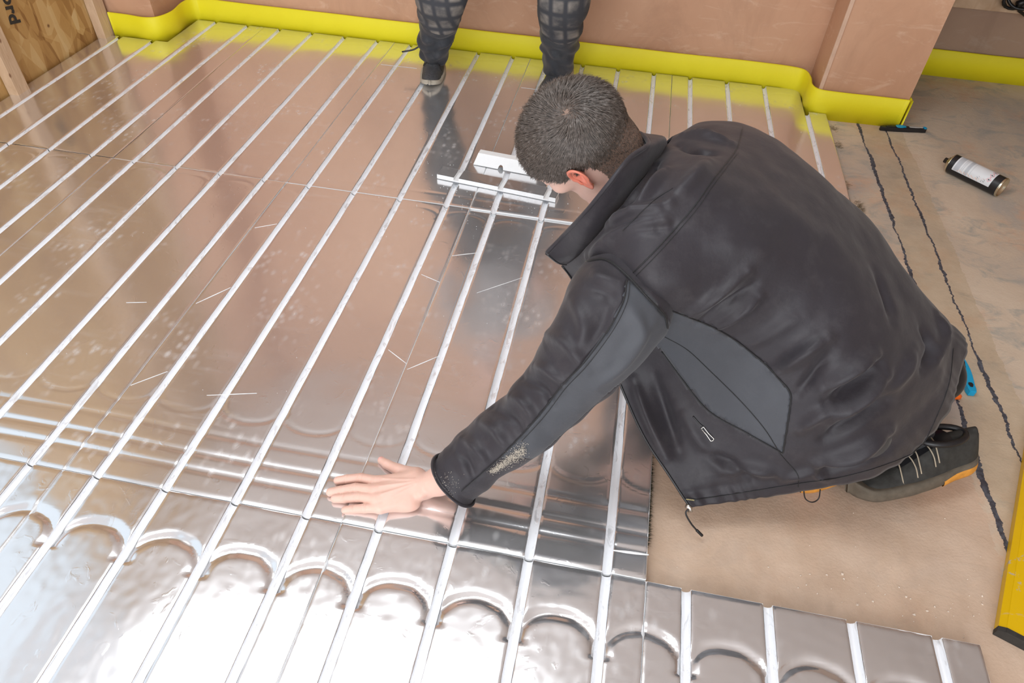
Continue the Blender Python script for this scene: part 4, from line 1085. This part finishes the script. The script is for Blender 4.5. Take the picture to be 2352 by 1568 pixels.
# ---- trousers, belt pouch, boots
def tr_sdf(P):
    d = s_caps(P, W(1.04,.42,.20), W(.93,.45,.27), .115, .105)
    for h_, k_, a_ in ((hipL, kneeL, ankL), (hipR, kneeR, ankR)):
        d = smin(d, s_caps(P, h_, k_, .078, .050), .03); d = smin(d, s_caps(P, k_, a_ + W(0,0,.01), .050, .036), .03)
    d = smin(d, s_ell(P, W(1.15,.47,.17), (.085,.10,.09)), .04)
    return np.maximum(d, (ZC + .003) - P[..., 2])
tv, tf = nets(tr_sdf, W(.70,.15,-.03), W(1.34,.72,.42), .007)
tv = tv + np.array([noise.noise(Vector(p*14))*.004 for p in tv])[:, None]*np.array([.4,-.5,.6])
mk('trousers', tv, tf, M_trouser, person)
pc_ = px(2188, 868, .16); m = MB()
pv, pf = nets(lambda P: smin(s_ell(P, pc_ + W(-.02, .0, .0), (.042,.055,.050)), s_ell(P, pc_ + W(-.05,.03,.05), (.05,.06,.06)), .03), pc_ - .13, pc_ + .13, .006)
mk('belt_pouch', pv, pf, M_lining, person)
a, b = px(2150, 905, .13), px(2140, 960, .10); MB().tube([a + W(-.03,.02,0), (a+b)/2, b + W(-.01,0,0)], [.012,.013,.012], 10).build('shirt_tail', M_magenta, person, True)

def boot(toe, heel, roll, label, pitch=0.0, lace_mat=M_lace, upper=M_mesh, orange=True, sh=1.0):
    """hiking shoe built along local x from heel 0 to toe L, then laid into the scene"""
    toe, heel = np.array(toe, float), np.array(heel, float); u = toe - heel; L = np.linalg.norm(u); u /= L
    up = np.array([0,0,1.]); up -= u*(up@u); up /= np.linalg.norm(up); sd = np.cross(up, u)
    c, s = math.cos(roll), math.sin(roll); up2 = up*c + sd*s; sd2 = np.cross(up2, u)
    def Wd(x, y, z): return heel + u*x + sd2*y + up2*z
    k = L/.30
    def half(x):    # half width of the sole
        t_ = x/L; return k*(.036 + .012*math.sin(PI*min(1, max(0, (t_-.25)/.75))) - .002*math.cos(t_*8)) * math.sqrt(max(0, 1 - max(0, (abs(t_-.5)-.34)/.16)**2)) + .0005
    root_parent = person
    # upper
    xs = L*(.5 - .5*np.cos(np.linspace(0, PI, 36))); V = []; nR3 = 32
    for x in xs:
        t_ = x/L; hw_ = half(x)*.93; top = .098 if t_ < .34 else .098 - (.098-.050)*min(1, (t_-.34)/.36) if t_ < .7 else .050 - (.022 if sh == 1 else .014)*((t_-.7)/.3)**2
        top *= k; top = max(.022, top * (1 if t_ > .03 else .8))
        for j in range(nR3):
            th = PI*j/(nR3-1); cy = math.cos(th); sy = math.sin(th)
            y = hw_*np.sign(cy)*abs(cy)**.75*(1 - .35*sy*(top/.1)); z = .016*sh + (top-.016*sh)*sy**.8
            w2 = .0015*noise.noise(Vector((x*60, y*60, z*60)))
            V.append(Wd(x + w2, y + w2, z + w2))
    up_o = mk('shoe', V, grid_faces(36, nR3) , upper, root_parent); up_o['label'] = label
    # sole
    m = MB(); n = 40; xs = -.002 + (L + .006)*(.5 - .5*np.cos(np.linspace(0, PI, n))); V = []
    prof = [(0, 0), (.98, 0.0), (1.06, .006*sh), (1.07, .020*sh), (1.02, .029*sh), (.9, .031*sh)]
    prof2 = prof + [(-a_, b_) for a_, b_ in reversed(prof[1:])]
    for x in xs:
        xx = min(max(x, 0.0), L); toeup = .012*max(0, (x/L - .8)/.2)**1.5; h_ = half(xx) if 0 < x < L else .004
        h_ = max(h_, .003)
        arch = .006*math.exp(-((x/L - .42)/.09)**2)
        for a_, b_ in prof2: V.append(Wd(x, a_*h_, b_*k + toeup + (arch if b_ < .003 else 0) + (.010*sh*sh*max(0, (x/L-.88)/.12) if b_ > .015*sh else 0)))
    np2 = len(prof2); F = grid_faces(n, np2, True) + [tuple(range(np2)), tuple(range((n-1)*np2, n*np2))[::-1]]
    sole = mk('sole', V, F, M_rubber if orange else simple('pale_sole', (.42,.38,.31), .7, 0, .2), up_o)
    if orange:
        for (xa_, xb_) in (((.0, .36*L),) if abs(roll + .30) < .01 else ((.0, .36*L), (.62*L, .93*L))):
            V = []
            for x in np.linspace(xa_ + .004, xb_, 16):
                t_ = (x - xa_)/(xb_ - xa_); e_ = math.sin(PI*min(max(t_, .04), .96))**.4
                for sgn in (-1, 1):
                    for a_, b_ in ((.55, -.0022), (1.0, -.002), (1.075, .004), (1.10, .008 + .012*e_), (1.04, .009 + .013*e_)):
                        V.append(Wd(x, sgn*a_*half(x), b_*k + .012*max(0, (x/L - .8)/.2)**1.5))
            F = []
            for i in range(15):
                for j in (0, 1, 2, 3, 5, 6, 7, 8): F.append((i*10+j, i*10+j+1, (i+1)*10+j+1, (i+1)*10+j))
                F.append((i*10, i*10+5, (i+1)*10+5, (i+1)*10))
            mk('orange_tread', V, F, M_orange, sole)
    # tongue / collar / laces
    V = []
    for i, x in enumerate(np.linspace(.26*L, .66*L, 9)):
        t_ = x/L; tp = (.098 - .048*min(1, max(0, (t_-.34)/.36)))*k + .002
        for y in np.linspace(-.018, .018, 5): V.append(Wd(x, y, tp + .004 - abs(y)*.25))
    mk('tongue', V, grid_faces(9, 5), M_black, up_o)
    for i in range(5):
        t_ = .38 + i*.065; x = t_*L; tp = (.098 - .048*min(1, max(0, (t_-.34)/.36)))*k + .007; sgn = 1 if i % 2 else -1
        pts = [Wd(x + sgn*.006, -.038, tp-.034), Wd(x + sgn*.004, -.028, tp - .014), Wd(x, -.012, tp + .001), Wd(x - sgn*.003, .012, tp + .001), Wd(x - sgn*.006, .028, tp - .014), Wd(x - sgn*.006, .038, tp - .034)]
        MB().tube(cr(pts, 4), .0014, 6).build('lace', lace_mat, up_o, True)
    # ankle opening
    m = MB(); ring = [Wd(.09*k + .052*k*math.cos(t_), .030*k*math.sin(t_), (.100 + .006*math.cos(t_))*k) for t_ in np.linspace(0, 2*PI, 25)]
    m.tube(ring, .007*k, 8); m.build('padded_collar', M_black, up_o, True)
    return up_o, Wd, L
boot(px(1946,1138,-.012), px(2236,1058,.034), -.30, 'dark hiking shoe with orange heel rubber, nearest the camera')
boot(px(1800,1128,-.010), px(2040,1030,.012), -.50, 'second hiking shoe, only an orange sole edge showing below the hem')

# ================================================================== STANDING MAN
man = empty('person', (-.05, 2.05, 0)); tag(man, 'standing man by the yellow strip, only dark work trousers and shoes in view', 'person')
aL, aR = W(-.285, 2.04, .085), W(.215, 2.06, .085)          # ankles
kL, kR = W(-.175, 1.86, .42), W(.235, 1.87, .44)
hL, hR = W(-.06, 2.02, .80), W(.14, 2.02, .80)
nk = W(.04, 1.86, 1.24)
def man_sdf(P):
    d = s_caps(P, aL, kL, .036, .050); d = smin(d, s_caps(P, kL, hL, .055, .078), .03)
    e = s_caps(P, aR, kR, .036, .050); e = smin(e, s_caps(P, kR, hR, .055, .078), .03)
    d = smin(d, e, .01); d = smin(d, s_caps(P, (hL+hR)/2, W(.04,1.99,.98), .125, .12), .05); d = smin(d, s_caps(P, W(.04,1.99,.98), W(.04,1.90,1.17), .12, .13), .05)
    d = smin(d, s_caps(P, W(-.13,1.88,1.19), W(.21,1.88,1.19), .06, .06), .05); d = smin(d, s_caps(P, nk, W(.04,1.80,1.33), .052, .05), .03)
    for s in (-1, 1):
        d = smin(d, s_caps(P, W(.04+s*.19,1.88,1.18), W(.04+s*.26,1.84,.92), .048, .038), .03); d = smin(d, s_caps(P, W(.04+s*.26,1.84,.92), W(.04+s*.20,1.70,.72), .036, .026), .02)
        b = W(.04+s*.20,1.70,.72); d = smin(d, s_ell(P, b + W(0,-.02,-.05), (.018,.036,.045)), .015)
        for i in range(4): d = smin(d, s_caps(P, b + W(0, -.045+.018*i, -.075), b + W(-s*.008, -.050+.018*i, -.145+.01*abs(i-1.3)), .0095, .0075), .006)
        d = smin(d, s_caps(P, b + W(-s*.01,-.05,-.04), b + W(-s*.02,-.075,-.085), .012, .009), .01)
    d = smin(d, s_ell(P, W(.04,1.79,1.43), (.078,.095,.11)), .02); d = smin(d, s_caps(P, W(.04,1.695,1.42), W(.04,1.68,1.395), .008, .012), .012); d = smin(d, s_ell(P, W(.04,1.745,1.345), (.04,.045,.035)), .03)
    return d
mv, mf_ = nets(man_sdf, W(-.42,1.55,.0), W(.5,2.2,1.58), .010)
mk('body', mv, mf_, M_skin, man)
def hair2(P): return np.maximum(s_ell(P, W(.04,1.80,1.44), (.085,.102,.115)), np.maximum(-(P[...,2] - 1.40), -(P[...,1] - 1.74 + (P[...,2]-1.5)*.8)))
a2, b2 = nets(hair2, W(-.08,1.66,1.3), W(.16,1.93,1.58), .007); mk('hair', a2, b2, M_hair, man)
def top_sdf(P):
    d = s_caps(P, W(.04,1.99,.86), W(.04,1.90,1.17), .145, .15); d = smin(d, s_caps(P, W(-.13,1.88,1.19), W(.21,1.88,1.19), .075, .075), .05)
    for s in (-1, 1): d = smin(d, s_caps(P, W(.04+s*.19,1.88,1.18), W(.04+s*.26,1.84,.92), .065, .052), .03); d = smin(d, s_caps(P, W(.04+s*.26,1.84,.92), W(.04+s*.21,1.73,.77), .05, .040), .02)
    return np.maximum(d, -(P[..., 2] - .80 - .0*P[..., 0]))
a2, b2 = nets(top_sdf, W(-.42,1.6,.7), W(.5,2.2,1.32), .010); mk('sweatshirt', a2, b2, cloth('grey_marl_sweatshirt', (.26, .25, .25)), man)
# trouser legs with sagging folds
def leg(px_pts, label=None):
    pass
def trouser_leg(an, kn_, hp_, seed):
    P = cr([an + W(0,0,-.02), an + (kn_-an)*.30, an + (kn_-an)*.62, kn_, kn_ + (hp_-kn_)*.5, hp_ + W(0,0,.02)], 16); n = len(P)
    R0 = cr(np.stack([[.052,.066,.078,.092,.100,.110]]*3, 1), 16)[:, 0]; T_ = np.gradient(P, axis=0); T_ /= np.linalg.norm(T_, axis=1)[:, None]; out = np.zeros((n, 40, 3))
    for i in range(n):
        a = np.cross(T_[i], (0, 1, 0)); a /= np.linalg.norm(a); b = np.cross(a, T_[i]); s = i/(n-1)
        f_ = 1 if s < .5 else .35
        for j in range(40):
            th = 2*PI*j/40
            zig = .022*noise.noise(Vector((s*15 + .9*math.cos(th+seed), math.cos(th)*1.1 + seed*3, math.sin(th)*1.1))) * math.exp(-((s - .14)/.16)**2) + .006*f_*noise.noise(Vector((s*13, math.cos(th)*1.3 + seed, math.sin(th)*1.3)))
            out[i, j] = P[i] + (a*math.cos(th) + b*math.sin(th))*(R0[i] + zig)
    return out
trn = None
TL = trouser_leg(aL, kL, hL, 1.0); TR = trouser_leg(aR, kR, hR, 4.2)
m = MB(); m.add(TL.reshape(-1,3), grid_faces(TL.shape[0], 40, True)); m.add(TR.reshape(-1,3), grid_faces(TR.shape[0], 40, True))
a2, b2 = nets(lambda P: smin(s_caps(P, hL, hR, .115, .115), s_caps(P, (hL+hR)/2, W(.04,1.99,.88), .13, .125), .03), W(-.25,1.8,.66), W(.32,2.2,.99), .010); m.add(a2, b2)
trn = m.build('trousers', M_trouser2, man, True); trn.modifiers.new('thickness', 'SOLIDIFY').thickness = .002
# knee pad pockets: raised patches on the fronts of the legs
for TT in (TL, TR):
    n = TT.shape[0]; i0, i1 = int(n*.33), int(n*.66); js = []
    ctr_ = TT.mean(1)
    V = []; cols = []
    for i in range(i0, i1):
        d = TT[i] - ctr_[i]; front_ = np.argsort(d[:, 1])[:1][0]
        row = [(front_ + k) % 40 for k in range(-9, 10)]
        for kk, j in enumerate(row):
            e = 1 - (abs(kk-9)/9)**6; g = 1 - (abs((i - (i0+i1)/2))/((i1-i0)/2))**8
            nn = d[j]/np.linalg.norm(d[j]); V.append(TT[i, j] + nn*(.003 + .010*max(0, e)*max(0, g)))
    mk('knee_patch', V, grid_faces(i1-i0, 19), M_knee, trn)
def trainer(an, toe, seed):
    toe = np.array(toe, float); heel = np.array([an[0] + (an[0]-toe[0])*.45, an[1] + (an[1]-toe[1])*.45, toe[2]])
    u = toe - heel; u /= np.linalg.norm(u); heel = toe - u*.285
    o, Wd, L = boot(toe, heel, 0, 'grey black trainer with pale sole', orange=False, sh=.55, lace_mat=M_black, upper=simple('grey_knit_upper', (.06,.062,.068), .75, 0, .9, 160, .4))
    o.parent = man; o.matrix_parent_inverse = Matrix.Translation(-man.location)
    V = []
    for x in np.linspace(.965*L, 1.010*L, 6):          # pale toe cap
        t_ = x/L
        for th in np.linspace(0, PI, 16): V.append(Wd(x, math.cos(th)*.040*math.sqrt(max(.02, 1-((t_-.80)/.22)**2)), .014 + .012*math.sin(th)*max(.05, 1-((t_-.80)/.215)**2)**.5))
    mk('toe_cap', V, grid_faces(6, 16), simple('pale_toe_rubber', (.45,.41,.34), .7, 0, .2), o)
    return o, Wd, L
_, Wd, L = trainer(aL, (-.262, 1.888, .0015), 1)
m = MB(); m.tube(cr([Wd(.11, .0, .098), Wd(.125, -.045, .10), Wd(.13, -.08, .082), Wd(.14, -.125, .075)], 5), .0032, 6); m.tube(cr([Wd(.11, .0, .098), Wd(.13, .035, .088), Wd(.15, .045, .055)], 5), .0028, 6)
m.build('untied_lace', M_black, man, True)
trainer(aR, (.185, 1.925, .0015), 2)
